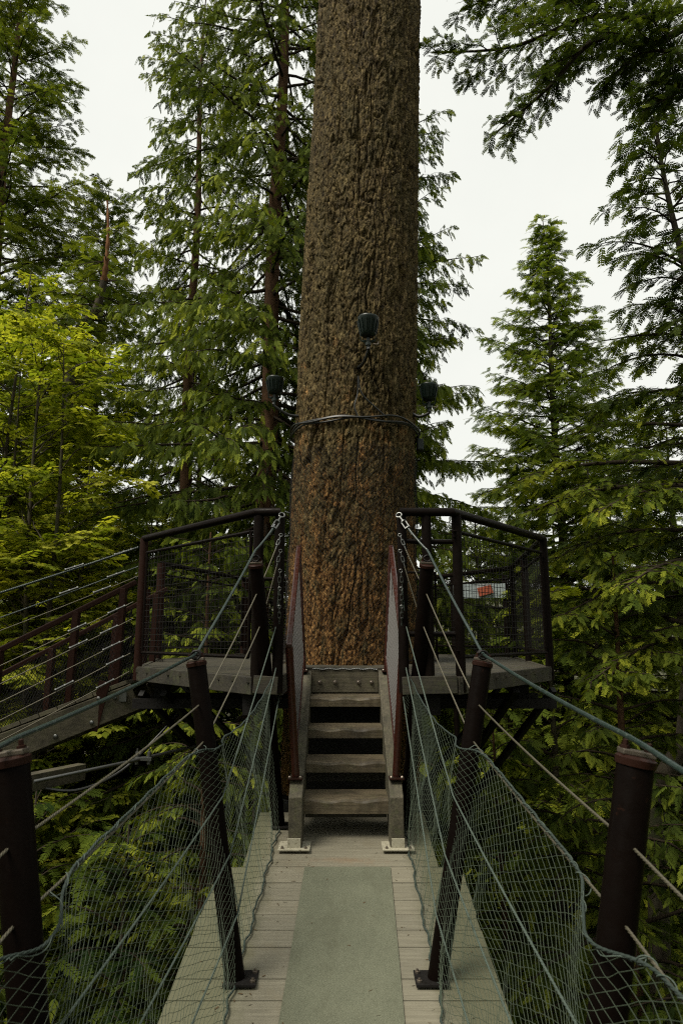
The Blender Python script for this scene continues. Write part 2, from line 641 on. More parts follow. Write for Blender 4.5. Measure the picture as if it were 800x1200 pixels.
for s in (-1, 1):
    for i in range(4):
        a, b_ = post_pts(s, i)
        ax = (b_ - a) / np.linalg.norm(b_ - a)
        L = np.linalg.norm(b_ - a)
        r = .046
        p = MB().lathe(a, [(r, -.02), (r, L - .012), (r - .004, L - .003), (r - .012, L)], ax, 28).build('post', M['post'], bridge, 0, True)
        # cap, saddle and bolts
        MB().lathe(b_ + ax * .001, [(r + .004, -.014), (r + .005, .004), (r - .004, .010)], ax, 24).build('cap', M['rust'], p, 0, True)
        cb = MB()
        tx = np.cross(ax, (0, 1, 0)); tx /= np.linalg.norm(tx)
        cb.box(b_ + ax * .018, (.085, .045, .014), (tx, np.cross(ax, tx), ax))
        cb.build('cable_saddle', M['bolt'], p, .003)
        for q in (-1, 1):
            MB().lathe(b_ + ax * .024 + tx * q * .031, [(.012, 0), (.012, .008), (.0065, .009), (.0065, .022), (.004, .024)], ax, 6).build('bolt', M['rust'], p)
        # base plate
        inner = -s
        MB().box((a[0] + inner * .028, a[1], a[2] + .008), (.15, .14, .012)).build('base_plate', M['black'], p, .002)
        for q in (-1, 1):
            MB().lathe((a[0] + inner * .086, a[1] + q * .043, a[2] + .014), [(.013, 0), (.013, .008), (.006, .009), (.006, .016)], n=6).build('bolt', M['bolt'], p)

# cables along the side: height on posts -> path
ENDX = {-1: -.415, 1: .40}
ATT_Z = [.80, .665, .555, .42, .30, .18]
HS = [1.445, 1.23, 1.06, .80, .54, .28]


def twisted(path, r, strands=3, pitch=.05, rs=None):
    """a laid rope: strands wound around the path"""
    d = np.linalg.norm(np.diff(path, axis=0), axis=1)
    s_ = np.concatenate([[0], np.cumsum(d)])
    n = int(s_[-1] / (pitch / 6)) + 2
    t = np.linspace(0, s_[-1], n)
    P = np.stack([np.interp(t, s_, path[:, k]) for k in range(3)], 1)
    T = np.gradient(P, axis=0); T /= np.linalg.norm(T, axis=1, keepdims=True)
    X = np.cross(T, (0, 0, 1)); X /= np.linalg.norm(X, axis=1, keepdims=True)
    Y = np.cross(X, T)
    out = []
    for k in range(strands):
        a = 2 * np.pi * (t / pitch + k / strands)
        out.append(P + r * .5 * (np.cos(a)[:, None] * X + np.sin(a)[:, None] * Y))
    return tubes(np.array(out), np.full((strands, n), rs or r * .55), 5)


for s in (-1, 1):
    for j, h in enumerate(HS):
        end = arr(ENDX[s], 4.60, ATT_Z[j])
        e2 = on_post(s, 0, h * 1.02 if j == 0 else h + .06)
        lift = arr(0, 0, .022 if j == 0 else 0)
        pts = [end, e2 + lift, on_post(s, 1, h) + lift, on_post(s, 2, h) + lift, on_post(s, 3, h) + lift,
               on_post(s, 3, h) + arr(0, -1.4, -.02) + lift]
        if j > 2:                                      # inside of the posts, they lie against the net
            pts = [p + arr(-s * .05, 0, 0) if 0 < q else p for q, p in enumerate(pts)]
            pts[1] = pts[1] * .5 + pts[0] * .5 - arr(0, 0, .02)
        seg = []
        for a, b_ in zip(pts[:-1], pts[1:]):
            t = np.linspace(0, 1, 9)[:-1]
            sag = -.012 * 4 * t * (1 - t)
            seg.append(a + (b_ - a) * t[:, None] + np.stack([0 * t, 0 * t, sag], 1))
        path = np.vstack(seg + [[pts[-1]]])
        # start the rope after the turnbuckle
        d = path[1] - path[0]; d /= np.linalg.norm(d)
        L = .16 if j == 0 else .10
        rope = np.vstack([path[0] + d * L, path[1:] if np.linalg.norm(path[1] - path[0]) > L else path[2:]])
        if j == 0:
            path2 = smoothpath(rope, 120)
            MB().tube(path2, .0075, 12).build('main_cable', M['cable'], bridge, 0, True)
        else:
            r = .0045 if j < 3 else .0042
            V, F = twisted(rope, r, 3, .045)
            np_mesh('side_cable', V, F, M['wire'] if j < 3 else M['rope'], bridge, smooth=True)
        # turnbuckle: shackle, body with open frame, nut
        tb = MB()
        ex = np.cross(d, (0, 1, 0)); ex /= np.linalg.norm(ex)
        q = 1.5 if j == 0 else .85
        for w_ in (-1, 1):
            tb.tube([path[0] + d * .035 * q + ex * w_ * .010 * q, path[0] + d * .075 * q + ex * w_ * .010 * q], .0035 * q, 6)
        tb.tube([path[0] - d * .005, path[0] + d * .03 * q], .004 * q, 6)
        tb.lathe(path[0] + d * .030 * q, [(.012 * q, 0), (.012 * q, .008)], d, 6)
        tb.lathe(path[0] + d * .073 * q, [(.012 * q, 0), (.012 * q, .008)], d, 6)
        tb.tube([path[0] + d * .08 * q, path[0] + d * .12 * q], .0045 * q, 6)
        th = np.linspace(0, 2 * np.pi, 13)
        ring = [path[0] - d * .012 * q + .013 * q * (math.cos(a) * d + math.sin(a) * ex) for a in th]
        tb.tube(ring, .0035 * q, 6)
        tb.build('turnbuckle', M['galv'], bridge)
    # cable clamps sitting on the main cable at the post tops
    for i in (0, 1):
        c = post_pts(s, i)[1]
        cl_ = MB()
        th = np.linspace(0, 2 * np.pi, 15)
        cl_.tube([c + arr(.022 * math.cos(a), 0.012, .042 + .020 * math.sin(a)) for a in th], .006, 6)
        cl_.tube([c + arr(.022 * math.cos(a), -0.02, .042 + .020 * math.sin(a)) for a in th], .006, 6)
        cl_.tube([c + arr(0, 0, .0), c + arr(0, 0, .03)], .009, 8)
        cl_.build('cable_clamp', M['black'], bridge)


# nets
def net_top(s, yv):
    hs_ = []
    P = [on_post(s, 0, 1.20), on_post(s, 1, 1.06), on_post(s, 2, 1.06), on_post(s, 3, 1.06), on_post(s, 3, 1.06) + arr(0, -1.4, 0)]
    P[0] = arr(s * .435, 4.75, -.20)
    Y = [p[1] for p in P][::-1]
    x = np.interp(yv, Y, [p[0] for p in P][::-1])
    z = np.interp(yv, Y, [p[2] for p in P][::-1])
    # sag in the last bay, drop and swing inwards where it passes the posts
    t = np.clip((yv - 3.45) / 1.3, 0, 1)
    z = z - .13 * 4 * t * (1 - t) + 0
    for yp, dd in ((3.45, .6), (1.84, 1.0)):
        g = np.exp(-((yv - yp) / .16) ** 2)
        x = x - s * .075 * g
        z = z - .055 * dd * g
    return x, z


def net_pt(s, yv, b_):
    """b 0 bottom .. 1 top"""
    xt, zt = net_top(s, yv)
    wave = .007 * np.sin(yv * 17 + s) + .004 * np.sin(yv * 47)
    xb = X0(yv) + s * (.455 - .012 * np.clip(yv - 3.4, 0, 2)) + wave + s * .02 * (yv < 3)
    zb = deck_z(yv) + .012
    bl = b_ ** 1.25
    x = xb + (xt - xb) * bl
    z = zb + (zt - zb) * b_
    n = .022 * np.sin(yv * 5.1 + b_ * 4.0) * np.sin(b_ * np.pi) + .012 * np.sin(yv * 13 + b_ * 11) * np.sin(b_ * np.pi)
    bulge = .05 * np.sin(b_ * np.pi) * np.exp(-((yv - 4.3) / .5) ** 2)
    return np.stack([x + s * n + s * bulge, yv + .012 * np.sin(b_ * 17 + yv * 9), z], -1)


def build_net(s):
    y0, y1 = -1.0, 5.0
    cells = 66
    lx = .034
    PP = []
    npt = cells + 1
    for sg in (-1, 1):
        for a0 in np.arange(y0 - cells * lx, y1 + cells * lx, 2 * lx):
            b_ = np.linspace(0, 1, npt)
            jit = RNG.normal(0, .0035, npt)
            yv = a0 + sg * b_ * cells * lx + jit
            yy = np.clip(yv, y0, y1)
            ok = (yv > y0) & (yv < y1)
            if ok.sum() < 3:
                continue
            idx = np.where(ok)[0]
            ii = np.linspace(idx[0], idx[-1], npt)
            P = net_pt(s, np.interp(ii, np.arange(npt), yv), np.interp(ii, np.arange(npt), b_))
            PP.append(P)
    PP = np.array(PP)
    V, F = tubes(PP, np.full(PP.shape[:2], .0009), 4)
    net = np_mesh('safety_net', V, F, M['net'], bridge)
    # knots are too small to show; edge ropes
    for b_, r, mm in ((0.0, .0055, 'edge_rope'), (1.0, .0045, 'edge_rope')):
        yv = np.linspace(y0, y1, 260)
        P = net_pt(s, yv, np.full_like(yv, b_))
        P[:, 2] += .002 * np.sin(yv * 31) * (1 if b_ else .3) + .004
        P[:, 0] += .002 * np.sin(yv * 43 + 1)
        V, F = twisted(P, r, 3, .06, r * .6)
        np_mesh('edge_rope', V, F, M[mm], net, smooth=True)
    # lashing that ties the net to the cable: one spiral cord
    yv = np.linspace(-.8, 3.4, 1300)
    T_ = net_pt(s, yv, np.ones_like(yv))
    Cc = np.array([on_post(s, 3, 1.06), on_post(s, 2, 1.06), on_post(s, 1, 1.06)])
    cx_ = np.interp(yv, Cc[:, 1], Cc[:, 0]); cz_ = np.interp(yv, Cc[:, 1], Cc[:, 2])
    mx_, mz_ = (T_[:, 0] + cx_) / 2, (T_[:, 2] + cz_) / 2
    ph = (yv / .075 + .25 * np.sin(yv * 9) + .2 * np.sin(yv * 23)) * 2 * np.pi
    hx, hz = np.abs(T_[:, 0] - cx_) / 2 + .0055, np.abs(T_[:, 2] - cz_) / 2 + .006
    near = np.hypot(hx, hz) < .03
    hx = np.where(near, hx, .0055); hz = np.where(near, hz, .006)
    mx_ = np.where(near, mx_, T_[:, 0]); mz_ = np.where(near, mz_, T_[:, 2])
    Lp = np.stack([mx_ + hx * np.cos(ph), yv + .01 * np.sin(ph * .37), mz_ + hz * np.sin(ph)], 1)
    V, F = tubes(Lp[None], np.full((1, len(Lp)), .0017), 4)
    np_mesh('lashing', V, F, M['rope'], net)


build_net(-1)
build_net(1)

# ------------------------------------------------------------------ staircase
CX = .03
stair = thing('wooden_staircase', (CX, 5.1, -1.4), 'short weathered wooden staircase with worn treads rising to the big trunk', 'staircase')
SY0, SY1 = 4.72, 6.05


def str_top(y):
    return -1.04 + (y - SY0) / (SY1 - SY0) * (.755)


for s in (-1, 1):
    x0 = CX + s * .285
    x1 = CX + s * .375
    prof = [(SY0, -1.355), (SY0, -1.04), (SY1, str_top(SY1)), (SY1, -.60), (5.02, -1.18), (4.90, -1.355)]
    V = [(x0, a, b_) for a, b_ in prof] + [(x1, a, b_) for a, b_ in prof]
    n = len(prof)
    F = [tuple(range(n)), tuple(range(n, 2 * n))[::-1]] + [(i, (i + 1) % n, n + (i + 1) % n, n + i) for i in range(n)]
    st = MB().add(V, F).build('stringer', M['wood_y'], stair, .006)
    pl = MB()
    pl.box((CX + s * .335, 4.77, -1.350), (.205, .19, .010))
    pl.box((CX + s * .335, SY0 - .008, -1.318), (.085, .010, .06))
    bp = pl.build('base_plate', M['plate'], stair, .002)
    for q in (-1, 1):
        MB().lathe((CX + s * (.335 - q * .075 * 1), 4.70, -1.345), [(.011, 0), (.011, .007), (.005, .008), (.005, .015)], n=6).build('bolt', M['bolt'], bp)

TR = [(-1.075, 4.86), (-.885, 5.15), (-.692, 5.45), (-.485, 5.72)]
for k, (z, y_) in enumerate(TR):
    nx, ny = 41, 9
    hw = .284
    V, F = [], []
    xs = np.linspace(-hw, hw, nx)
    rr = np.random.default_rng(40 + k)
    ph = rr.uniform(0, 6, 3)
    for i, x in enumerate(xs):
        u = x / hw
        wear = .012 * math.exp(-((u - .38) / .25) ** 2) + .012 * math.exp(-((u + .38) / .25) ** 2) + .002 * math.sin(7 * u + ph[0])
        th_ = .100 if k == 0 else .080
        prof = [(0.0, -th_), (0.0, -.022 - wear * .9), (.006 + wear * .25, -.006 - wear), (.03, -wear * .8), (.10, -wear * .4), (.27, 0), (.27, -th_)]
        for a, b_ in prof:
            V.append((CX + x, y_ + a + .0015 * math.sin(x * 90 + ph[1]), z + b_))
    m_ = 7
    for i in range(nx - 1):
        for j in range(m_):
            F.append((i * m_ + j, i * m_ + (j + 1) % m_, (i + 1) * m_ + (j + 1) % m_, (i + 1) * m_ + j))
    F.append(tuple(range(m_))); F.append(tuple(range(len(V) - m_, len(V)))[::-1])
    MB().add(V, F).build('tread', M['tread'], stair, 0, False)
# boards behind the lower treads, landing riser with bolts, plaited nosing
MB().box((CX, 5.05, -1.215), (.566, .03, .05)).build('riser_board', M['wood_dark'], stair, .003)
MB().box((CX, 5.30, -.99), (.566, .035, .13)).build('riser_board', M['wood_dark'], stair, .003)
rb = MB().box((CX, 6.03, -.385), (.566, .045, .185)).build('landing_board', M['wood_x'], stair, .004)
for q in (-.215, -.085, .115, .225):
    MB().lathe((CX + q, 6.006, -.39), [(.019, 0), (.019, .005), (.012, .006), (.011, .018), (.008, .020)], (0, -1, 0), 10).build('bolt', M['bolt'], rb)
t = np.linspace(0, 1, 60)
V, F = twisted(np.stack([CX - .275 + .55 * t, 6.005 + 0 * t, -.282 + .004 * np.sin(t * 30)], 1), .009, 3, .05)
np_mesh('nosing_rope', V, F, M['galv'], stair, smooth=True)
t = np.linspace(0, 1, 60)

for s in (-1, 1):
    xr = CX + s * .385 if s > 0 else CX - .385
    far_t, far_b = arr(xr + s * .022, 6.0, .775), arr(xr - s * .03, 6.02, -.29)
    near_t, near_b = arr(xr - s * .002, 4.68, -.07), arr(xr - s * .045, 4.86, -.93)
    # flat top rail with rounded edges
    hr = MB().bar(near_t + arr(0, -.02, 0), far_t, .042, .034).build('handrail', M['handrail'], stair, .012)
    MB().tube([near_t + arr(0, .01, -.004), near_t + (near_b - near_t) * .4, near_b], .027, 16).build('rail_post', M['handrail'], hr, 0, True)
    MB().tube([far_t + arr(0, -.02, 0), far_b], .022, 14).build('rail_post', M['handrail'], hr, 0, True)
    lo_n, lo_f = near_b + arr(0, .0, .14), far_b + arr(0, 0, .12)
    up_n, up_f = near_t + arr(0, .03, -.06), far_t + arr(0, -.03, -.07)
    MB().bar(lo_n, lo_f, .02, .022).build('lower_rail', M['handrail'], hr, .003)
    # woven wire infill
    W = []
    n = 27
    for sg in (1, -1):
        for k in range(-n, 2 * n):
            pts = []
            for q in np.linspace(0, 1, 13):
                a = (k + sg * q * 18 * 1) / n
                if 0 <= a <= 1:
                    lo = lo_n + (lo_f - lo_n) * a
                    hi = up_n + (up_f - up_n) * a
                    pts.append(lo + (hi - lo) * q)
            if len(pts) >= 2:
                pts = np.array(pts)
                W.append([pts[0], (pts[0] + pts[-1]) / 2, pts[-1]])
    W = np.array(W)
    V, F = tubes(W, np.full(W.shape[:2], .0022), 4)
    np_mesh('wire_infill', V, F, M['hdpe'], hr)
    MB().box(near_b + arr(0, .0, -.015), (.10, .10, .012)).build('mounting_plate', M['rust'], hr, .002)
    MB().box(far_b + arr(0, -.02, -.01), (.08, .08, .012)).build('mounting_plate', M['rust'], hr, .002)
    for q in (-1, 1):
        MB().lathe(near_b + arr(q * .036, -.04, -.009), [(.011, 0), (.011, .007), (.005, .014)], n=6).build('bolt', M['bolt'], hr)
        MB().lathe(far_b + arr(q * .028, -.05, -.004), [(.010, 0), (.010, .007), (.005, .014)], n=6).build('bolt', M['bolt'], hr)

# ------------------------------------------------------------------ platform round the tree
FZ, RZ = -.27, .84
plat = thing('viewing_platform', (.1, 7.4, FZ), 'dark steel and timber viewing platform ringing the big fir trunk', 'platform')
OUT_R = [(.40, 4.64), (.76, 4.64), (1.77, 5.95), (2.14, 8.6), (1.30, 10.1)]
OUT_L = [(-.42, 4.64), (-.58, 4.64), (-1.73, 5.95), (-2.12, 8.05), (-1.45, 10.3)]
# floor: two side wings, split round the stair opening and the trunk
fb = MB()


def in_poly(x, y_, P):
    c = False
    for (x0, y0), (x1, y1) in zip(P, P[1:] + P[:1]):
        if (y0 > y_) != (y1 > y_) and x < (x1 - x0) * (y_ - y0) / (y1 - y0) + x0:
            c = not c
    return c


ALL = OUT_R + OUT_L[::-1]
yv = 4.70
while yv < 10.2:
    for s in (-1, 1):
        xs_ = [x * s for x in np.arange(.0, 2.3, .01) if in_poly(x * s, yv, ALL) and math.hypot(x * s - .13, yv - 7.3) > .80 and not (yv < 6.03 and abs(x * s - CX) < .43)]
        if xs_:
            a, b_ = min(xs_), max(xs_)
            fb.box(((a + b_) / 2, yv, FZ - .018), (b_ - a, .132, .036))
    yv += .14
fb.build('floor_boards', M['beam'], plat, .003)
fas = MB()
for pts in (OUT_R, OUT_L):
    for a, b_ in zip(pts[:-1], pts[1:]):
        fas.bar((*a, FZ - .055), (*b_, FZ - .045), .045, .115)
fas.bar((OUT_R[-1][0], OUT_R[-1][1], FZ - .055), (OUT_L[-1][0], OUT_L[-1][1], FZ - .045), .045, .115)
for s in (-1, 1):
    fas.bar((CX + s * .44, 4.68, FZ - .055), (CX + s * .44, 6.05, FZ - .055), .04, .13)
fas.build('edge_beam', M['beam'], plat, .004)
sb = MB()
for s in (-1, 1):
    sb.bar((s * .62, 4.75, FZ - .19), (s * .80, 10.0, FZ - .19), .09, .13)
    sb.bar((s * 1.55, 6.0, FZ - .19), (s * 1.85, 8.4, FZ - .19), .09, .13)
for yv in (5.95, 6.5, 8.1, 9.3):
    sb.bar((-1.75, yv, FZ - .29), (1.8, yv, FZ - .29), .08, .08)
sb.build('under_frame', M['black'], plat)


def rpost(x, y_, z0=FZ - .10, z1=RZ, r=.036, m='rail'):
    MB().tube([(x, y_, z0), (x, y_, z1)], r, 16).build('rail_post', M[m], plat, 0, True)


def panel(p, q, z0=FZ + .13, z1=RZ - .13, inset=.07):
    p, q = np.array(p, float), np.array(q, float)
    d = q - p
    L = np.linalg.norm(d); d /= L
    p2, q2 = p + d * inset, q - d * inset
    f = MB()
    P = lambda t, z: arr(*(p2 + (q2 - p2) * t), z)
    for z in (z0, z1):
        f.tube([P(0, z), P(1, z)], .014, 8)
    for t in (0, 1):
        f.tube([P(t, z0), P(t, z1)], .012, 8)
    if L > 1.1:
        f.tube([arr(*p, z1 - .0), P(0, z1)], .010, 6)
    # stubs that carry the panel
    for z in (z0 + .04, z1 - .04):
        f.tube([arr(*p, z), P(0, z)], .008, 6)
        f.tube([P(1, z), arr(*q, z)], .008, 6)
    o = f.build('panel_frame', M['rail'], plat, 0, True)
    Wr = []
    n = max(2, int(np.linalg.norm(q2 - p2) / .05))
    for k in range(1, n):
        Wr.append([P(k / n, z0), P(k / n, (z0 + z1) / 2), P(k / n, z1)])
    m_ = int((z1 - z0) / .05)
    for k in range(1, m_):
        z = z0 + (z1 - z0) * k / m_
        Wr.append([P(0, z), P(.5, z), P(1, z)])
    Wr = np.array(Wr)
    V, F = tubes(Wr, np.full(Wr.shape[:2], .0019), 4)
    np_mesh('wire_grid', V, F, M['black'], o)


for s, pts in ((1, OUT_R), (-1, OUT_L)):
    if s == 1:
        segs = [pts[:3], pts[2:4] + [pts[4]]]
    top = [(*p, RZ) for p in pts] if s == 1 else None
    if s == 1:
        MB().tube(top, .030, 16).build('top_rail', M['rail'], plat, 0, True)
        for a, b_ in zip(pts[1:-1], pts[2:]):
            panel(a, b_)
        for x, y_ in ((.415, 4.66), (.585, 4.66), (.80, 4.70), (1.77, 5.95), (1.98, 7.4), (2.14, 8.6), (1.30, 10.1)):
            rpost(x, y_, r=.034)
    else:
        MB().tube([(*p, RZ) for p in pts[:3]], .030, 16).build('top_rail', M['rail'], plat, 0, True)
        MB().tube([(*p, RZ) for p in pts[3:]], .030, 16).build('top_rail', M['rail'], plat, 0, True)
        panel(pts[1], pts[2]); panel(pts[3], pts[4])
        for x, y_ in ((-.425, 4.66), (-.57, 4.66), (-1.73, 5.95)):
            rpost(x, y_, r=.036, m='rail' if x > -1 else 'rust')
        for x, y_ in ((-2.12, 8.05), (-1.45, 10.3)):
            rpost(x, y_, r=.05, m='rust')
        rpost(-2.16, 7.6, z1=.50, r=.045, m='rust')
MB().tube([(OUT_R[-1][0], 10.1, RZ), (OUT_L[-1][0], 10.3, RZ)], .03, 14).build('top_rail', M['rail'], plat, 0, True)
panel((OUT_L[-1][0], 10.3), (.0, 10.2)); panel((.0, 10.2), OUT_R[-1]); rpost(0, 10.2)
# short gate like frames in the right front
gf = MB()
for z in (RZ - .20, FZ + .28):
    MB().tube([(.40, 4.66, z), (.80, 4.70, z)], .017, 8).build('cross_bar', M['rail'], plat, 0, True)
gf.tube([(.42, 5.7, .52), (.78, 5.7, .52), (.78, 5.7, -.2), (.42, 5.7, -.2), (.42, 5.7, .52)], .014, 8)
gf.build('inner_frame', M['rail'], plat, 0, True)
# struts down to a collar on the trunk
ST_ = [(at(166, 812, 5.95), at(236, 885, 6.75)), (at(192, 812, 5.8), at(246, 868, 6.6)), (at(648, 808, 5.95), at(572, 910, 6.8)), (at(604, 808, 5.5), at(562, 872, 6.4)),
       (arr(-1.9, 8.2, FZ - .25), arr(-.5, 7.6, -1.7)), (arr(1.95, 8.4, FZ - .25), arr(.75, 7.6, -1.7))]
for a, b_ in ST_:
    b_ = a + (b_ - a) * 1.22
    MB().bar(a, b_, .05, .05).build('strut', M['black'], plat)
MB().lathe((.11, 7.3, -1.85), [(.80, 0), (.82, .03), (.82, .30), (.80, .33)], n=40).build('trunk_collar', M['black'], plat, 0, True)
MB().box((CX, 6.2, -1.12), (.9, .06, 1.3)).build('stair_gap_shade', M['black'], plat)  # added black sheet standing in for the shade between the treads

# ------------------------------------------------------------------ side walkway going down to the left
side = thing('side_walkway', (-2.6, 6.2, -.6), 'sloping wooden side walkway with rusty brown rails leading off left', 'walkway')


def lw(px, py, back=0.0):
    """near edge of the side walkway"""
    y_ = 6.35 + (px - 155) / 155 * .45 + back
    return at(px, py, y_)


def ext(a, b_, k=2.2):
    return a + (b_ - a) * k


def sline(p0, p1, back=0, k=2.4):
    a, b_ = lw(*p0, back), lw(*p1, back)
    return a, ext(a, b_, k)


a, b_ = sline((158, 816), (0, 878))
MB().bar(a, b_, .07, .24).build('side_beam', M['wood_x'], side, .006)
off_ = arr(.05, .95, 0)
MB().bar(a + off_, b_ + off_, .07, .24).build('side_beam', M['wood_y'], side, .006)
d = (b_ - a) / np.linalg.norm(b_ - a)
fl = MB()
L = np.linalg.norm(b_ - a)
sidev = np.array([.05, .95, 0]); sidev /= np.linalg.norm(sidev)
nrm = np.cross(sidev, d); nrm /= np.linalg.norm(nrm)
if nrm[2] < 0:
    nrm = -nrm
for q in np.arange(.08, L, .15):
    fl.box(a + d * q + off_ / 2 + nrm * .142, (.142, 1.06, .035), (d, sidev, nrm))
fl.build('floor_boards', M['wood_x'], side, .003)
for back in (0, .95):
    dx = arr(.05 * back / .95, back, 0)
    a, b_ = sline((160, 682), (0, 762))
    MB().bar(a + dx, b_ + dx, .05, .05).build('side_rail', M['rust'], side, .01)
    a2, b2 = sline((160, 703), (0, 787))
    for q in (.10, .46, 1.0):
        p = a + (b_ - a) * q / 2.4 * 1.0
        foot = arr(p[0] - .02, p[1], p[2] - 1.0)
        MB().bar(foot + dx, p + dx, .055, .075, (0, 1, 0)).build('side_post', M['rust'], side, .004)
    W = []
    a3, b3 = sline((155, 712), (0, 792)); a4, b4 = sline((155, 795), (0, 858))
    n = 90
    for sg in (1, -1):
        for k in range(-12, n + 12):
            u0, u1 = k / n, (k + sg * 10) / n
            pts = []
            for q in (0, .5, 1):
                uu = min(1, max(0, u0 + (u1 - u0) * q))
                lo = a4 + (b4 - a4) * uu; hi = a3 + (b3 - a3) * uu
                pts.append(lo + (hi - lo) * q + dx)
            W.append(pts)
    W = np.array(W)
    V, F = tubes(W, np.full(W.shape[:2], .0022), 4)
    np_mesh('wire_net', V, F, M['black'], side)
# bolted rusty bracket and small angle on the beam
p = lw(118, 828) + arr(0, -.042, 0)
MB().bar(p + arr(.04, 0, .22), p + arr(-.05, 0, -.20), .10, .012, (0, 1, 0)).build('bracket', M['rust'], side, .002)
bk = MB().box(lw(144, 815) + arr(0, -.045, 0), (.10, .012, .10)).build('bracket', M['galv'], side, .002)
for px, py in ((118, 818), (137, 817), (68, 862), (110, 846)):
    MB().lathe(lw(px, py) + arr(0, -.045, 0), [(.020, 0), (.018, .012), (.010, .018)], (0, -1, 0), 10).build('bolt', M['galv'], side, 0, True)
# cables with turnbuckles
for p0, p1, r in (((166, 643), (0, 694), .011), ((166, 665), (0, 723), .007), ((166, 676), (0, 738), .004), ((160, 706), (0, 779), .005), ((160, 725), (0, 800), .005),
                  ((158, 746), (0, 821), .005), ((157, 765), (0, 842), .005), ((156, 786), (0, 866), .005)):
    a, b_ = sline(p0, p1)
    a = a + arr(0, -.10, 0); b_ = b_ + arr(0, -.10, 0)
    t = np.linspace(0, 1, 24)
    path = a + (b_ - a) * t[:, None]
    path[:, 2] -= .03 * 4 * t * (1 - t)
    V, F = twisted(path, r, 3, .05)
    cab = np_mesh('side_cable', V, F, M['cable'] if r > .006 else M['wire'], side, smooth=True)
    dd = (b_ - a) / np.linalg.norm(b_ - a)
    for o_ in (random.uniform(.04, .2), random.uniform(.42, .6)) if r > .005 or random.random() < .5 else (random.uniform(.05, .35),):
        c = a + dd * o_
        tb = MB()
        tb.tube([c, c + dd * .16], .008, 8)
        for e in (0, .07, .15):
            tb.lathe(c + dd * e, [(.012, 0), (.012, .012)], dd, 6)
        tb.build('turnbuckle', M['galv'], cab)
# stub beam and stay rod under the walkway
a, b_ = at(30, 918, 5.6), at(96, 904, 6.1)
MB().bar(a, b_, .10, .13).build('stub_beam', M['wood_y'], side, .005)
rod = MB().tube([at(40, 916, 5.4), at(150, 893, 5.9), at(240, 872, 6.5)], .014, 10).build('stay_rod', M['galv'], side, 0, True)
cl_ = MB()
c = at(168, 889, 6.0)
for q in (-1, 1):
    cl_.lathe(c + arr(q * .05, -.0, -.045), [(.018, 0), (.018, .10), (.008, .101), (.008, .125)], n=8)
cl_.box(c, (.15, .05, .03))
cl_.build('rod_clamp', M['galv'], rod, .002)
MB().tube(smoothpath([at(40, 922, 5.7), at(90, 926, 5.8), at(140, 905, 6.0), at(180, 868, 6.2), at(215, 830, 6.4)], 30), .011, 8).build('black_hose', M['rubber'], side, 0, True)

# ------------------------------------------------------------------ the big trunk
ZK = np.array([GZ - .6, -8, -1, .6, 2.2, 4.0, 6.0, 7.9, 12, 24])
CXK = np.array([.0, .03, .09, .109, .15, .20, .28, .35, .48, .8])
RK = np.array([1.05, .80, .70, .675, .665, .665, .635, .635, .58, .38])
TY = 7.3


def big_trunk():
    t = thing('douglas_fir', (0, TY, GZ), 'huge furrowed brown fir trunk rising through the middle of the platform', 'tree')
    zs = np.concatenate([np.arange(GZ - .6, -1.8, .06), np.arange(-1.8, 8.6, .0085), np.arange(8.6, 24, .06)])
    # fine angles on the side that faces the bridge
    af = np.linspace(math.pi * 1.5 - 1.75, math.pi * 1.5 + 1.75, 470)
    ab = np.linspace(math.pi * 1.5 + 1.75, math.pi * 3.5 - 1.75, 90)[1:-1]
    an = np.concatenate([af, ab])
    A, Z = np.meshgrid(an, zs)
    a, z = A.ravel(), Z.ravel()
    cx = np.interp(z, ZK, CXK); r = np.interp(z, ZK, RK)
    # coordinates on the bark sheet
    P = np.stack([np.cos(a) * .68, np.sin(a) * .68, z], 1)
    ca, sa = math.cos(.63), math.sin(.63)
    P = np.stack([P[:, 0] * ca - P[:, 1] * sa + 7.13, P[:, 0] * sa + P[:, 1] * ca + 3.71, P[:, 2] + 31.3], 1)
    wx = fbm(P * (6, 6, 1.6), 8, 3) - .5
    wy = fbm(P * (6, 6, 1.6), 18, 3) - .5
    Q = P + np.stack([wx * .16, wy * .16, wx * .25], 1)

    def fissure(q, seed, w_):
        v_ = fbm(q, seed, 3)
        return 1 - sstep(0, w_, np.abs(v_ - .5))
    gate2 = sstep(.35, .6, fbm(P * (4, 4, 1.6), 71, 2))
    gate = sstep(.42, .60, fbm(P * (3.2, 3.2, 1.0), 61, 2))
    fa = fissure(Q * (6.8, 6.8, 1.15), 3, .055) * (.45 + .55 * gate2)
    fb_ = fissure(Q * (15, 15, 3.6), 43, .07) * (.35 + .65 * gate)
    f1, f2, cid = voro(Q * (24, 24, 7.5), 13)
    cr2 = 1 - sstep(0, .10, f2 - f1)
    g1, g2, cid2 = voro((P + np.stack([wy, wx, wy], 1) * .06) * (60, 60, 26), 23)
    fine = fbm(P * (75, 75, 45), 77, 2)
    big = fbm(P * (1.6, 1.6, .5), 31, 3) - .5
    disp = .045 * big - .058 * fa - .026 * fb_ - .012 * cr2 + .016 * (cid - .5) + .013 * (cid2 - .5) + .012 * (fine - .5)
    R = r + disp
    V = np.stack([cx + R * np.cos(a), TY + R * np.sin(a), z], 1)
    n, m_ = len(zs), len(an)
    idx = np.arange(n * m_).reshape(n, m_)
    a0, a1 = idx[:-1], idx[1:]
    F = np.stack([a0, np.roll(a0, -1, 1), np.roll(a1, -1, 1), a1], -1).reshape(-1, 4)
    np_mesh('trunk', V, F, M['big_bark'], t, smooth=True)


big_trunk()


def tr_pt(z, ang, extra=0.0):
    cx = np.interp(z, ZK, CXK); r = np.interp(z, ZK, RK) + extra
    return arr(cx + r * math.cos(ang), TY + r * math.sin(ang), z)


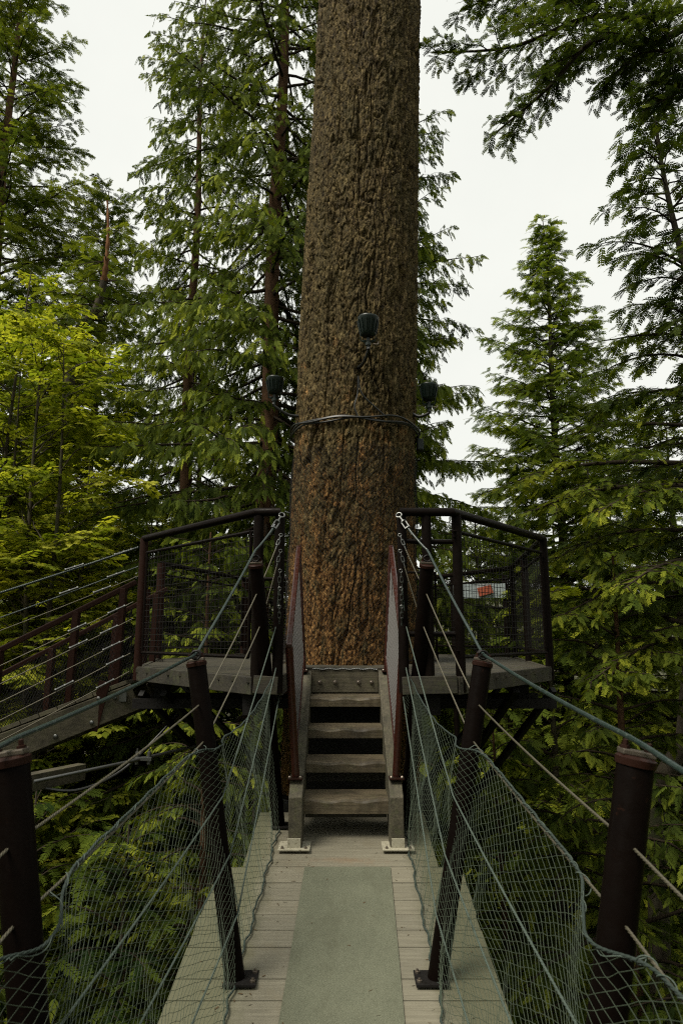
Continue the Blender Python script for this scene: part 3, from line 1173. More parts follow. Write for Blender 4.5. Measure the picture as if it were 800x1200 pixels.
# wire mesh wrapped round the lower trunk
W = []
n = 92
for sg in (-1, 1):
    for k in range(n):
        pts = []
        for q in np.linspace(0, 1, 46):
            z = FZ + .02 + q * 2.15
            an = 2 * math.pi * k / n + sg * q * 2.15 / .68 * 1.0
            pts.append(tr_pt(z, an, .017 + .008 * math.sin(z * 7 + an * 5)))
        W.append(pts)
W = np.array(W)
V, F = tubes(W, np.full(W.shape[:2], .0014), 4)
wm = np_mesh('wire_wrap', V, F, M['black'])
props(wm, 'thin diamond wire mesh wrapped round the orange lower trunk', 'wire mesh')

# cables round the trunk
cabs = thing('cable_ring', (.15, TY, 2.15), 'bundle of black cables tied round the big trunk below the lamps', 'cable')
for k in range(3):
    an = np.linspace(0, 2 * math.pi, 140)
    pts = [tr_pt(2.17 + (.016 * k - .016) + .022 * math.sin(a * 3 + k * 2) * (k > 0) + .012 * math.sin(a * 7 + k), a, .035 + .006 * k) for a in an]
    MB().tube(pts, .0105, 8).build('cable', M['rubber'], cabs, 0, True)
MB().box(tr_pt(2.05, -.12, .05), (.07, .10, .13)).build('junction_box', M['lamp'], cabs, .012)
# flex leading from the middle lamp down to the ring
for e in (-.05, .10):
    MB().tube(smoothpath([tr_pt(2.60, -1.56, .05), tr_pt(2.42, -1.54 + e * .4, .035), tr_pt(2.28, -1.50 + e * 2, .04), tr_pt(2.18, -1.40 + e * 3, .04)], 20), .008, 6).build('flex', M['rubber'], cabs, 0, True)


def lamp(px, py, y_, label, arm_from, sc_=1.0):
    c = at(px, py, y_)
    t = thing('tree_lamp', tuple(c), label, 'lamp', 'green floodlights on the big trunk')
    prof = [(.050, -.105), (.062, -.10), (.078, -.07), (.098, .05), (.108, .075), (.108, .09), (.098, .095), (.095, .105), (.07, .112), (.0, .114)]
    prof = [(r * sc_, h * sc_) for r, h in prof]
    prof[-1] = (.01, .114 * sc_)
    ax = arr(.03, -.05, 1)
    MB().lathe(c, prof, ax, 28).build('lamp_head', M['lamp'], t, 0, True)
    fins = MB()
    for k in range(14):
        a = 2 * math.pi * k / 14
        d_ = arr(math.cos(a), math.sin(a), 0)
        fins.bar(c + d_ * .080 * sc_ + arr(0, 0, -.07 * sc_), c + d_ * .104 * sc_ + arr(0, 0, .06 * sc_), .006, .016, tuple(d_))
    fins.build('cooling_fin', M['lamp'], t)
    yk = MB()
    for s in (-1, 1):
        yk.tube([c + arr(s * .075, 0, -.07) * sc_, c + arr(s * .072, 0, -.15) * sc_, c + arr(s * .02, 0, -.17) * sc_], .007, 6)
    yk.tube([c + arr(-.06, 0, -.15) * sc_, c + arr(.06, 0, -.15) * sc_], .008, 6)
    yk.tube([c + arr(0, 0, -.10) * sc_, c + arr(0, 0, -.24) * sc_], .018, 10)
    yk.lathe(c + arr(0, 0, -.20) * sc_, [(.03, 0), (.03, .03)], n=10)
    yk.build('yoke', M['lamp'], t, 0, True)
    base = c + arr(0, 0, -.24) * sc_
    tgt = np.array(arm_from, float)
    mid = (base + tgt) / 2 + arr(0, 0, -.05)
    MB().tube(smoothpath([base + arr(0, 0, .02), base + arr(0, 0, -.02) * sc_, mid, tgt], 16), .017, 8).build('arm', M['rubber'], t, 0, True)
    MB().tube(smoothpath([c + arr(.05, -.02, -.19) * sc_, c + arr(.09, -.03, -.20) * sc_, c + arr(.10, .0, -.16) * sc_], 8), .006, 6).build('lever', M['bolt'], t)


lamp(431, 383, 6.40, 'dark green floodlight bracketed on the front of the big trunk', tr_pt(2.72, -1.56, -.03), 1.0)
lamp(322, 452, 7.0, 'dark green floodlight on a curved arm at the left side of the trunk', tr_pt(2.33, -2.75, -.05), .88)
lamp(502, 460, 7.0, 'dark green floodlight on a curved arm at the right side of the trunk', tr_pt(2.38, -.35, -.05), .88)

# fallen needles and bits of bark on the boards
def litter():
    rng = np.random.default_rng(5)
    n = 330
    y_ = rng.uniform(1.2, 5.1, n)
    side = np.where(rng.random(n) < .5, -1, 1)
    x = side * np.clip(np.abs(rng.normal(.43, .10, n)), .05, .7)
    n2 = n // 5
    x[:n2] = rng.uniform(-.42, .42, n2)
    keep = ~((np.abs(x) < .27) & (y_ < 4.45) & (rng.random(n) < .75)) & ~((np.abs(x) > .57) & (y_ > 4.5))
    x, y_ = x[keep], y_[keep]
    n = len(x)
    z = deck_z(y_) + .003 + .007 * (np.abs(x) < .27)
    a_ = rng.uniform(0, 6.28, n); l = rng.uniform(.004, .013, n); w_ = rng.uniform(.0008, .0030, n)
    d_ = np.stack([np.cos(a_), np.sin(a_), 0 * a_ + .05], 1) * l[:, None]
    e_ = np.stack([-np.sin(a_), np.cos(a_), 0 * a_ + .3], 1) * w_[:, None]
    c_ = np.stack([x, y_, z], 1)
    V = np.stack([c_ - d_ - e_, c_ + d_ - e_, c_ + d_ + e_, c_ - d_ + e_], 1).reshape(-1, 3)
    m_ = mat('dry_needles', (.07, .045, .018), .9)[0]
    props(np_mesh('fallen_needles', V, np.arange(n * 4).reshape(-1, 4), m_), 'brown needles and bark crumbs scattered on the bridge boards', 'needle litter', kind='stuff')


litter()

# distant banner glimpsed through the right railing
bn = thing('banner', tuple(at(563, 745, 13)), 'pale banner with an orange red patch glimpsed through the right railing', 'banner')
c0, c1 = at(531, 693, 13), at(592, 692, 13)
MB().bar(c0, c1, .04, .27, (0, 0, 1)).build('panel', M['banner'], bn)
r0, r1 = at(560, 694, 12.95), at(576, 690, 12.95)
MB().bar(r0, r1, .04, .16, (0, 0, 1)).build('printed_patch', M['banner_red'], bn)
for c in (c0, c1):
    MB().tube([(c[0], c[1] + .06, GZ), (c[0], c[1] + .06, c[2] + .3)], .05, 8).build('post', M['rail'], bn, 0, True)


# ------------------------------------------------------------------ trees
def unit(v):
    return v / (np.linalg.norm(v, axis=-1, keepdims=True) + 1e-9)


def limbs(rng, base, az, L, e0, e1, n=8, pw=1.0, wig=.25):
    N_ = len(az)
    s = np.linspace(0, 1, n)
    e = e0[:, None] + (e1 - e0)[:, None] * (s ** pw)[None]
    a = az[:, None] + np.cumsum(rng.normal(0, wig / n ** .5, (N_, n)), 1)
    e = e + rng.normal(0, wig * .3, (N_, n))
    d = np.stack([np.cos(e) * np.cos(a), np.cos(e) * np.sin(a), np.sin(e)], -1)
    st = d * (L / (n - 1))[:, None, None]
    P = base[:, None] + np.concatenate([np.zeros((N_, 1, 3)), np.cumsum(st[:, :-1], 1)], 1)
    return P, d


def along(P, d, idx, s):
    n = P.shape[1]
    t = np.clip(s, 0, .9999) * (n - 1)
    i = t.astype(int)
    f = (t - i)[:, None]
    return P[idx, i] * (1 - f) + P[idx, i + 1] * f, d[idx, i]


def spread(rng, L, dens, s0):
    m_ = np.maximum(2, np.ceil(L * dens)).astype(int)
    idx = np.repeat(np.arange(len(L)), m_)
    k = np.arange(len(idx)) - np.repeat(np.cumsum(m_) - m_, m_)
    s = s0 + (1 - s0) * (k + rng.uniform(.2, 1.0, len(idx))) / m_[idx]
    side = np.where((k % 2) == 0, 1.0, -1.0)
    return idx, np.minimum(s, 1), side


def branchlets(rng, P, d, L, dens, s0, ang, ratio, droop, n=5, minlen=.12, pshape=.7, lift=0.0, maxlen=9, jaz=.2):
    idx, s, side = spread(rng, L, dens, s0)
    p, t = along(P, d, idx, s)
    lat = unit(np.cross(np.array([0, 0, 1.0]), t + 1e-4))
    A = ang + rng.normal(0, jaz, len(idx))
    dn = t * np.cos(A)[:, None] + lat * (np.sin(A) * side)[:, None]
    dn[:, 2] += lift + rng.normal(0, .12, len(idx))
    dn = unit(dn)
    ln = np.clip(L[idx] * ratio * (1.02 - s) ** pshape * np.minimum(1, .45 + 1.6 * s) * rng.uniform(.65, 1.25, len(idx)), minlen, maxlen)
    az = np.arctan2(dn[:, 1], dn[:, 0]); e0 = np.arcsin(np.clip(dn[:, 2], -1, 1))
    P2, d2 = limbs(rng, p, az, ln, e0, e0 - droop * rng.uniform(.6, 1.3, len(idx)), n, 1.0, .3)
    return P2, d2, ln, s


def frond_sets(rng, P, d, L, dens, s0, ang, size, grav, flat, include_tip=True, js=.25):
    idx, s, side = spread(rng, L, dens, s0)
    p, t = along(P, d, idx, s)
    lat = unit(np.cross(np.array([0, 0, 1.0]), t + 1e-4))
    tip = s > .93
    A = np.where(tip, rng.normal(0, .2, len(s)), (ang + rng.normal(0, .25, len(s))) * side)
    dn = t * np.cos(A)[:, None] + lat * np.sin(A)[:, None]
    dn[:, 2] -= grav * rng.uniform(.5, 1.4, len(s))
    dn = unit(dn + rng.normal(0, .13, dn.shape))
    up = np.array([0, 0, 1.0])[None] * flat + rng.normal(0, .45, dn.shape)
    sz = size * rng.uniform(1 - js, 1 + js, len(s)) * (1 - .25 * s)
    return p, dn, up, sz, s


def kite(p, q, w, zb=0.0):
    """leaf blade from p to q (3-vectors), half width w, as one quad"""
    p, q = np.array(p, float), np.array(q, float)
    t = q - p
    lat = np.array([-t[1], t[0], 0]); lat /= np.linalg.norm(lat) + 1e-9
    m_ = p + t * .42
    return [p, m_ + lat * w + (0, 0, zb), q, m_ - lat * w + (0, 0, zb)]


def template(kind):
    Q, G = [], []
    rr = np.random.default_rng(3)
    if kind == 'cedar':            # flat fan spray with drooping side sprays
        n = 8
        for i in range(n):
            x = .05 + .84 * i / n
            for s in (-1, 1):
                l = .36 * (1 - .75 * i / n) * rr.uniform(.8, 1.2)
                a = .75 + rr.uniform(-.12, .12)
                q = (x + l * math.cos(a), s * l * math.sin(a), -.16 * (x + l) ** 2 - .10 * l)
                Q.append(kite((x, 0, -.16 * x * x), q, .044)); G.append(.3 + .5 * (x + l * .7))
        Q.append(kite((0, 0, 0), (.55, 0, -.05), .03)); G.append(.3)
        Q.append(kite((.5, 0, -.04), (1, 0, -.17), .045)); G.append(.95)
    elif kind == 'cedar_fine':     # the same with each side spray split into small scales
        n = 9
        for i in range(n):
            x = .06 + .84 * i / n
            for s in (-1, 1):
                l = .23 * (1 - .55 * i / n) * rr.uniform(.7, 1.3)
                a = .66
                ux, uy = math.cos(a), s * math.sin(a)
                for k in range(3):
                    xx, yy_ = x + ux * l * (.18 + .27 * k), uy * l * (.18 + .27 * k)
                    zz = -.18 * xx * xx - .10 * abs(yy_)
                    for sg in (-1, 1):
                        a2 = math.atan2(uy, ux) + sg * .55
                        l2 = l * (.42 - .08 * k)
                        Q.append(kite((xx, yy_, zz), (xx + l2 * math.cos(a2), yy_ + l2 * math.sin(a2), zz - .05 * l2 - .02), .0135)); G.append(.25 + .6 * (xx + .2 * k))
                Q.append(kite((x, 0, -.18 * x * x), (x + ux * l, uy * l, -.18 * (x + ux * l) ** 2 - .1 * abs(uy * l)), .013)); G.append(.3 + .6 * x)
        Q.append(kite((0, 0, 0), (.55, 0, -.05), .014)); G.append(.2)
        Q.append(kite((.5, 0, -.04), (1, 0, -.19), .02)); G.append(.95)
    elif kind == 'needle':         # twig with short needle blades on both sides
        n = 8
        for i in range(n):
            x = .04 + .9 * i / n
            for s in (-1, 1):
                l = .27 * (1 - .5 * abs(i / n - .3)) * rr.uniform(.8, 1.2)
                a = .95 + rr.uniform(-.15, .15)
                Q.append(kite((x, 0, -.08 * x * x), (x + l * math.cos(a), s * l * math.sin(a), -.08 * x * x + rr.uniform(-.05, .04)), .050)); G.append(.25 + .6 * x)
        Q.append(kite((0, 0, 0), (1.05, 0, -.09), .04)); G.append(.6)
    elif kind == 'needle_fine':    # small pinnate spray: side twigs each with blades
        n = 7
        for i in range(n):
            x = .05 + .85 * i / n
            for s in (-1, 1):
                l = .42 * (1 - .7 * i / n) * rr.uniform(.8, 1.2)
                a = .85
                ux, uy = math.cos(a), s * math.sin(a)
                for k in range(4):
                    xx, yy_ = x + ux * l * (.1 + .25 * k), uy * l * (.1 + .25 * k)
                    zz = -.12 * xx * xx - .06 * abs(yy_)
                    for sg in (-1, 1):
                        a2 = math.atan2(uy, ux) + sg * .95
                        l2 = .085 * (1 - .1 * k)
                        Q.append(kite((xx, yy_, zz), (xx + l2 * math.cos(a2), yy_ + l2 * math.sin(a2), zz + rr.uniform(-.015, .015)), .015)); G.append(.25 + .6 * (xx * .6 + .15 * k))
                Q.append(kite((x, 0, -.12 * x * x), (x + ux * l * 1.06, uy * l * 1.06, -.12 * (x + ux * l) ** 2 - .06 * abs(uy * l)), .012)); G.append(.4 + .5 * x)
        Q.append(kite((.3, 0, -.01), (1.0, 0, -.12), .014)); G.append(.8)
    elif kind == 'leafy':          # broad leaves along a twig
        n = 5
        for i in range(n):
            x = .12 + .8 * i / n
            for s in (-1, 1):
                a = .9 + rr.uniform(-.35, .35)
                l = .27 * rr.uniform(.75, 1.2)
                x0 = x + .05 * math.cos(a); y0 = s * .07
                z0 = rr.uniform(-.06, .06)
                Q.append(kite((x0, y0, z0), (x0 + l * math.cos(a), y0 + s * l * math.sin(a), z0 - .09), .13, .02)); G.append(rr.uniform(.2, .9))
        Q.append(kite((.85, 0, 0), (1.12, .03, -.08), .11)); G.append(.9)
    elif kind == 'fern':           # long arching frond
        n = 13
        for i in range(n):
            x = .08 + .88 * i / n
            for s in (-1, 1):
                l = .24 * math.sin(math.pi * (.18 + .8 * i / n)) + .03
                z = .35 * x - .55 * x * x
                Q.append(kite((x, 0, z), (x + .05, s * l, z - .04), .022)); G.append(.3 + .5 * x)
    return np.array(Q), np.array(G)


TPL = {k: template(k) for k in ('cedar', 'cedar_fine', 'needle', 'needle_fine', 'leafy', 'fern')}


def foliage(rng, name, sets, kind, m, parent, tint0=.45, tvar=.16, clump=.9):
    p, dn, up, sz, s = [np.concatenate([q[k] for q in sets]) for k in range(5)]
    T, G = TPL[kind]
    Y = unit(np.cross(up, dn))
    Z = np.cross(dn, Y)
    n, mq = len(p), len(T)
    t = T.reshape(-1, 3)
    V = p[:, None] + sz[:, None, None] * (t[None, :, 0, None] * dn[:, None] + t[None, :, 1, None] * Y[:, None] + t[None, :, 2, None] * Z[:, None])
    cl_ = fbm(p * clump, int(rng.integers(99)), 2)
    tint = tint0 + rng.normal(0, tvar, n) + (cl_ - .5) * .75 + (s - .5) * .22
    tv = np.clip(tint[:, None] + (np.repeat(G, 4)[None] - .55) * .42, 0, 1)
    F = np.arange(n * mq * 4, dtype=np.int32).reshape(-1, 4)
    return np_mesh(name, V.reshape(-1, 3), F, m, parent, {'tint': tv.ravel()})


TREES = []


def conifer(name, base, top, label, r0, zlow, Lmax, nl, kind='cedar', tpl=None, mt=None, bark=None, seed=1, lean=(0, 0), group=None,
            pw=.8, fsize=.34, dens=(5.5, 7.0), tint=.45, azr=None, bend=None, clump=.9, Lmin=.35, zfade=None, e0=None, e1=None, droop=None, grav=None, ratio=None, Lfun=None):
    rng = np.random.default_rng(seed)
    base = np.array(base, float)
    t = thing(name, (base[0], base[1], base[2]), label, 'tree', group)
    H = top - base[2]

    def axis(z):
        z = np.asarray(z, float)
        f = (z - base[2]) / H
        bx = base[0] + lean[0] * f; by = base[1] + lean[1] * f
        if bend is not None:
            bx = bx + bend(z)
        return np.stack([bx + .04 * np.sin(z * .7 + seed), by + 0 * z, z], -1)
    zt = np.linspace(base[2] - .3, top, 40)
    rad = r0 * np.clip((top - zt) / (H + .3), 0, 1) ** .8 + .012
    V1, F1 = tubes(axis(zt)[None], rad[None], 12)
    # limbs
    u = (np.arange(nl) + rng.uniform(0, 1, nl)) / nl
    zz = zlow + (top - .15 - zlow) * u
    f = np.clip((top - zz) / (top - zlow), 0, 1)
    L = (Lmin + (Lmax - Lmin) * f ** pw) * rng.uniform(.68, 1.22, nl)
    if zfade is not None:          # shorter, sparse limbs again near the bottom of the crown
        L = L * np.clip((zz - zlow) / zfade, .35, 1)
    if Lfun is not None:
        L = Lfun(zz, L)
    az = (np.arange(nl) * 2.399 + rng.normal(0, .5, nl)) if azr is None else rng.uniform(azr[0], azr[1], nl)
    E0 = {'cedar': -.30, 'hemlock': .28, 'spruce': .30, 'fir': .25}[kind] if e0 is None else e0
    E1 = {'cedar': -.30, 'hemlock': -.55, 'spruce': -.02, 'fir': -.25}[kind] if e1 is None else e1
    e0v = E0 + .55 * (1 - f) ** 2 + rng.normal(0, .14, nl)
    e1v = E1 + .45 * (1 - f) ** 2 + rng.normal(0, .14, nl)
    if kind == 'spruce':
        e0v -= .45 * f; e1v -= .0
    P, d = limbs(rng, axis(zz), az, L, e0v, e1v, 10, 1.0, .22)
    dr = {'cedar': 1.0, 'hemlock': .55, 'spruce': .5, 'fir': .35}[kind] if droop is None else droop
    gr = {'cedar': .95, 'hemlock': .30, 'spruce': .45, 'fir': .22}[kind] if grav is None else grav
    rt = {'cedar': .30, 'hemlock': .36, 'spruce': .30, 'fir': .34}[kind] if ratio is None else ratio
    fl = {'cedar': .5, 'hemlock': 1.3, 'spruce': .9, 'fir': .7}[kind]
    P2, d2, L2, s2 = branchlets(rng, P, d, L, dens[0], .12, .85, rt, dr, lift=.05 if kind != 'cedar' else 0)
    sets = [frond_sets(rng, P2, d2, L2, dens[1], .1, .7, fsize, gr, fl), frond_sets(rng, P, d, L, dens[1] * .8, .25, .75, fsize, gr, fl)]
    rl = np.linspace(1, .12, 10)[None] * (.006 + .011 * L)[:, None]
    V2, F2 = tubes(P, rl, 5)
    V3, F3 = tubes(P2, np.linspace(.0065, .002, P2.shape[1])[None].repeat(len(P2), 0), 3)
    np_mesh('trunk', V1, F1, bark or M['grey_bark'], t, smooth=True)
    np_mesh('branches', np.vstack([V2, V3]), np.vstack([F2, F3 + len(V2)]), M['twig'], t)
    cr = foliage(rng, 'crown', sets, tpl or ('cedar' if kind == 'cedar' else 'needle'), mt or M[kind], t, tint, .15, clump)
    TREES.append((t.name, len(cr.data.polygons)))
    return t


def broadleaf(name, base, top, label, seed, nstem=3, spreadr=1.6, Lmax=2.2, nl=40, zlow=None, r0=.07, fsize=.30, tint=.5, group=None, dens=(4.5, 8)):
    rng = np.random.default_rng(seed)
    base = np.array(base, float)
    t = thing(name, tuple(base), label, 'tree', group)
    H = top - base[2]
    sets, VV, FF, nv = [], [], [], 0

    def put(P, R, sides):
        nonlocal nv
        V, F = tubes(P, R, sides)
        VV.append(V); FF.append(F + nv); nv += len(V)
    for k in range(nstem):
        a = rng.uniform(0, 6.28)
        n = 22
        q = np.linspace(0, 1, n)
        off = spreadr * rng.uniform(.3, 1) * q ** 1.6
        wob = .12 * np.sin(q * 9 + k * 2)
        hh = H * rng.uniform(.85, 1)
        S = np.stack([base[0] + off * np.cos(a) + wob, base[1] + off * np.sin(a), base[2] + hh * q], 1)
        put(S[None], (r0 * (1 - q) ** .7 + .008)[None], 8)
        zl = zlow if zlow is not None else base[2] + .3 * H
        nn = nl // nstem
        zz = rng.uniform(zl, S[-1, 2], nn)
        bx = np.stack([np.interp(zz, S[:, 2], S[:, j]) for j in range(3)], 1)
        L = Lmax * rng.uniform(.5, 1.1, nn) * (1 - .55 * ((zz - zl) / (S[-1, 2] - zl + .1)) ** 2)
        P, d = limbs(rng, bx, rng.uniform(0, 6.28, nn), L, rng.normal(.75, .2, nn), rng.normal(.02, .2, nn), 9, .8, .5)
        put(P, np.linspace(1, .2, 9)[None] * (.004 + .007 * L)[:, None], 5)
        P2, d2, L2, s2 = branchlets(rng, P, d, L, dens[0], .2, .8, .38, .25, lift=.05, jaz=.4)
        put(P2, np.linspace(.004, .0015, 5)[None].repeat(len(P2), 0), 3)
        sets += [frond_sets(rng, P2, d2, L2, dens[1], .05, .9, fsize, .12, 1.6), frond_sets(rng, P, d, L, dens[1] * .6, .3, .9, fsize, .12, 1.6)]
    np_mesh('trunk', np.vstack(VV), np.vstack(FF), M['grey_bark'], t)
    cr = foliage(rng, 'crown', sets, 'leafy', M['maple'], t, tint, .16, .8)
    TREES.append((t.name, len(cr.data.polygons)))
    return t


def pos(px, y_, z=GZ):
    """ground point whose trunk crosses the photo column px at eye level"""
    return (at(px, 745, y_)[0], y_, z)


# --- hero cedar behind on the left, reddish trunk beside the big fir
conifer('cedar_tree', (-1.95, 14, GZ), 23, 'tall cedar with reddish trunk and drooping sprays just left of the big trunk', .30, -9, 4.1, 300, 'cedar',
        bark=M['cedar_bark'], seed=5, lean=(.75, 0), pw=.30, fsize=.30, dens=(5.2, 9.0), e0=-.45, e1=-.35, tint=.40, clump=.7, ratio=.42)
conifer('cedar_tree', (-4.1, 17.5, GZ), 19, 'second tall cedar forming the left flank of the reddish trunked one', .28, -9, 3.3, 210, 'cedar',
        bark=M['cedar_bark'], seed=6, pw=.4, fsize=.35, dens=(4.6, 7.5), e0=-.45, e1=-.35, tint=.42, clump=.7, ratio=.42)
conifer('cedar_tree', (.95, 16.5, GZ), 14.2, 'cedar whose drooping sprays show right of the big trunk against the sky', .26, -7, 3.6, 300, 'cedar', Lmin=.9,
        bark=M['cedar_bark'], seed=9, pw=.4, fsize=.35, dens=(5.0, 8.0), tint=.36, e0=-.3, e1=-.35, ratio=.44)
# --- firs on the far left
conifer('fir_tree', (-11.6, 21, GZ), 27, 'tall dark fir at the top left corner of the view', .36, -6, 5.7, 290, 'fir',
        seed=12, pw=.7, fsize=.42, dens=(4.6, 6.6), tint=.58, bark=M['cedar_bark'], e0=.15, e1=-.35, clump=.6)
conifer('fir_tree', (-8.7, 23, GZ), 16.5, 'mid height fir standing between the corner fir and the cedar', .30, -8, 4.9, 220, 'fir',
        seed=14, pw=.6, fsize=.44, dens=(4.6, 6.2), tint=.56, clump=.6)


# snag with bent orange top
def snag():
    t = thing('snag', (-6.9, 18, GZ), 'bare leaning trunk with an orange barkless top between fir and cedar', 'tree')
    lo = smoothpath([np.array([-7.3, 18, GZ]), at(70, 640, 18), at(78, 480, 18), at(90, 395, 18), at(112, 365, 18), at(122, 330, 18)], 40)
    hi = smoothpath([at(122, 330, 18), at(125, 305, 18), at(127, 270, 18), at(126, 235, 18)], 20)
    MB().tube(lo, np.linspace(.20, .10, 40), 10).build('trunk', M['grey_bark'], t, 0, True)
    MB().tube(hi, np.linspace(.09, .02, 20) * (1 + .25 * np.sin(np.arange(20) * 2.1)), 10).build('bare_top', M['snag_bark'], t, 0, True)
    rng = np.random.default_rng(8)
    k = 70
    lo = np.vstack([lo, hi[::2][:8]])
    i = rng.integers(14, 47, k)
    P, d = limbs(rng, lo[i], rng.uniform(0, 6.28, k), rng.uniform(.5, 2.0, k), rng.normal(.1, .2, k), rng.normal(-.2, .2, k), 8)
    L = np.linalg.norm(P[:, -1] - P[:, 0], axis=1)
    V, F = tubes(P, np.linspace(.02, .005, 8)[None].repeat(k, 0), 5)
    np_mesh('branches', V, F, M['twig'], t)
    P2, d2, L2, _ = branchlets(rng, P, d, L, 5, .2, .8, .34, .4)
    foliage(rng, 'crown', [frond_sets(rng, P2, d2, L2, 6, .1, .7, .38, .3, .9)], 'needle', M['fir'], t, .6)


snag()
# --- maples on the left
for (px, y_, top, sd, ns, Lm, nl, ti, lab) in (
        (62, 12.5, 6.0, 21, 3, 2.5, 190, .55, 'slender yellow green maple with forked dark stems above the side walkway'),
        (-10, 13.5, 7.4, 22, 4, 3.0, 240, .50, 'taller yellow green maple at the left edge with orange tinged leaves'),
        (120, 17.0, 4.6, 23, 4, 2.8, 200, .62, 'bright yellow green maple behind the forked maple'),
        (20, 19.5, 8.8, 24, 4, 3.6, 220, .60, 'pale maple furthest back on the left')):
    x, yy_, z = pos(px, y_)
    broadleaf('maple_tree', (x, yy_, z), top, lab, sd, ns, 1.5, Lm, nl, -7.5, .09, .38, ti, dens=(4.0, 6.5))

# --- right hand side
conifer('spruce_tree', (7.15, 22, GZ), 14.5, 'pointed spruce standing alone against the white sky on the right',   .26, -8, 6.9, 380, 'spruce',
        seed=31, pw=.88, fsize=.42, dens=(5.2, 5.8), tint=.50, Lmin=.2, clump=1.0)
conifer('hemlock_tree', (4.05, 10.4, GZ), 9.4, 'thin leaning hemlock with drooping branches at the right edge', .20, 0.0, 3.0, 110, 'hemlock',
        seed=33, lean=(.95, 0), bend=lambda z: np.where(z > -2, -.10 * (z + 2) ** 1.0 * 0 + .9 * np.exp(-((z - 3.5) / 3.5) ** 2) + .3, 0) + .0,
        pw=.75, fsize=.34, dens=(5.5, 6.8), tint=.30, e0=.25, e1=-.75, mt=M['fir'], Lmin=.25)


def custom_limb_tree(name, trunk, label, limbpaths, seed, mt, tpl, fsize, dens, tint, r0=.22, kind='hemlock', ratio=.36, grav=.25, flat=1.2, droop=.45, sub2=True, maxlen=1.6):
    rng = np.random.default_rng(seed)
    t = thing(name, tuple(trunk[0]), label, 'tree')
    tp = smoothpath(trunk, 40)
    MB().tube(tp, np.linspace(r0, r0 * .35, 40), 12).build('trunk', M['grey_bark'], t, 0, True)
    sets, VV, FF, nv = [], [], [], 0

    def put(P, R, sides):
        nonlocal nv
        V, F = tubes(P, R, sides); VV.append(V); FF.append(F + nv); nv += len(V)
    n = 16
    P = np.array([smoothpath(q, n) for q in limbpaths])
    d = unit(np.gradient(P, axis=1))
    L = np.linalg.norm(np.diff(P, axis=1), axis=2).sum(1)
    put(P, np.linspace(1, .15, n)[None] * (.010 * L)[:, None], 6)
    P2, d2, L2, _ = branchlets(rng, P, d, L, dens[0], .08, .75, ratio, droop, 7, .2, .6, .05, maxlen)
    put(P2, np.linspace(.009, .002, 7)[None].repeat(len(P2), 0), 4)
    sets.append(frond_sets(rng, P, d, L, dens[2] * .6, .15, .7, fsize, grav, flat))
    if sub2:
        P3, d3, L3, _ = branchlets(rng, P2, d2, L2, dens[1], .08, .75, .38, droop * .7, 4, .1, .6, .0, .7)
        put(P3, np.linspace(.0035, .0015, 4)[None].repeat(len(P3), 0), 3)
        sets.append(frond_sets(rng, P3, d3, L3, dens[2], .1, .65, fsize * .85, grav, flat))
    sets.append(frond_sets(rng, P2, d2, L2, dens[2], .1, .7, fsize, grav, flat))
    np_mesh('branches', np.vstack(VV), np.vstack(FF), M['twig'], t)
    cr = foliage(rng, 'crown', sets, tpl, mt, t, tint, .14, 1.3)
    TREES.append((t.name, len(cr.data.polygons)))
    return t


# overhanging boughs at the top right: trunk stands off to the right
T0 = [np.array([5.6, 5.6, GZ]), np.array([5.7, 5.6, 0.]), np.array([5.8, 5.6, 8.]), np.array([5.9, 5.6, 13.])]
custom_limb_tree('fir_tree', T0, 'near fir whose dark boughs hang into the top right of the sky', [
    [np.array([5.85, 5.6, 7.6]), at(800, 10, 6.4), at(690, 20, 6.8), at(600, 55, 7.0), at(505, 62, 7.2)],
    [np.array([5.85, 5.6, 7.5]), at(790, 40, 6.2), at(700, 45, 6.4), at(640, 105, 6.6), at(575, 160, 6.7)],
    [np.array([5.85, 5.6, 7.9]), at(800, -40, 6.6), at(690, -30, 7.0), at(610, -10, 7.2), at(540, 10, 7.4)],
    [np.array([5.8, 5.6, 7.2]), at(830, 60, 6.0), at(790, 60, 6.1), at(750, 62, 6.2), at(715, 90, 6.3)],
    [np.array([5.8, 5.6, 6.9]), at(860, 90, 5.9), at(830, 95, 6.0), at(800, 100, 6.1), at(765, 120, 6.2)],
    [np.array([5.85, 5.6, 8.4]), at(830, -90, 6.4), at(740, -70, 6.6), at(680, -40, 6.6), at(620, -30, 6.7)],
], 41, M['fir'], 'needle', .17, (6.5, 9, 15.0), .32, ratio=.24, grav=.12, flat=.8, droop=.35, maxlen=1.15)

# layered boughs in the right middle
T1 = [np.array([6.4, 8.6, GZ]), np.array([6.3, 8.6, -4]), np.array([6.2, 8.6, 1.]), np.array([6.1, 8.6, 4.5])]
LP = []
rr = np.random.default_rng(4)
for (sx, sy, ex, ey, dy) in ((860, 560, 575, 575, 0), (860, 585, 600, 610, -.5), (870, 520, 640, 520, .8), (860, 640, 650, 655, .3), (870, 600, 700, 600, -1.0),
                             (870, 470, 690, 490, 1.2), (880, 700, 660, 720, 0), (880, 760, 690, 800, -.6), (880, 680, 730, 690, -1.4)):
    a = at(sx, sy, 8.6)
    LP.append([np.array([6.15, 8.6, a[2] + .1]), a * .6 + at(ex, ey, 8.6 + dy) * .4 + arr(0, 0, .28), a * .25 + at(ex, ey, 8.6 + dy) * .75 + arr(0, 0, .22), at(ex, ey, 8.4 + dy)])
custom_limb_tree('hemlock_tree', T1, 'hemlock with wide layered bright green boughs at the right above the platform rail', LP, 43, M['hemlock'], 'needle', .20, (5.0, 6.5, 11.0), .50,
                 ratio=.30, grav=.30, flat=1.4, droop=.6)

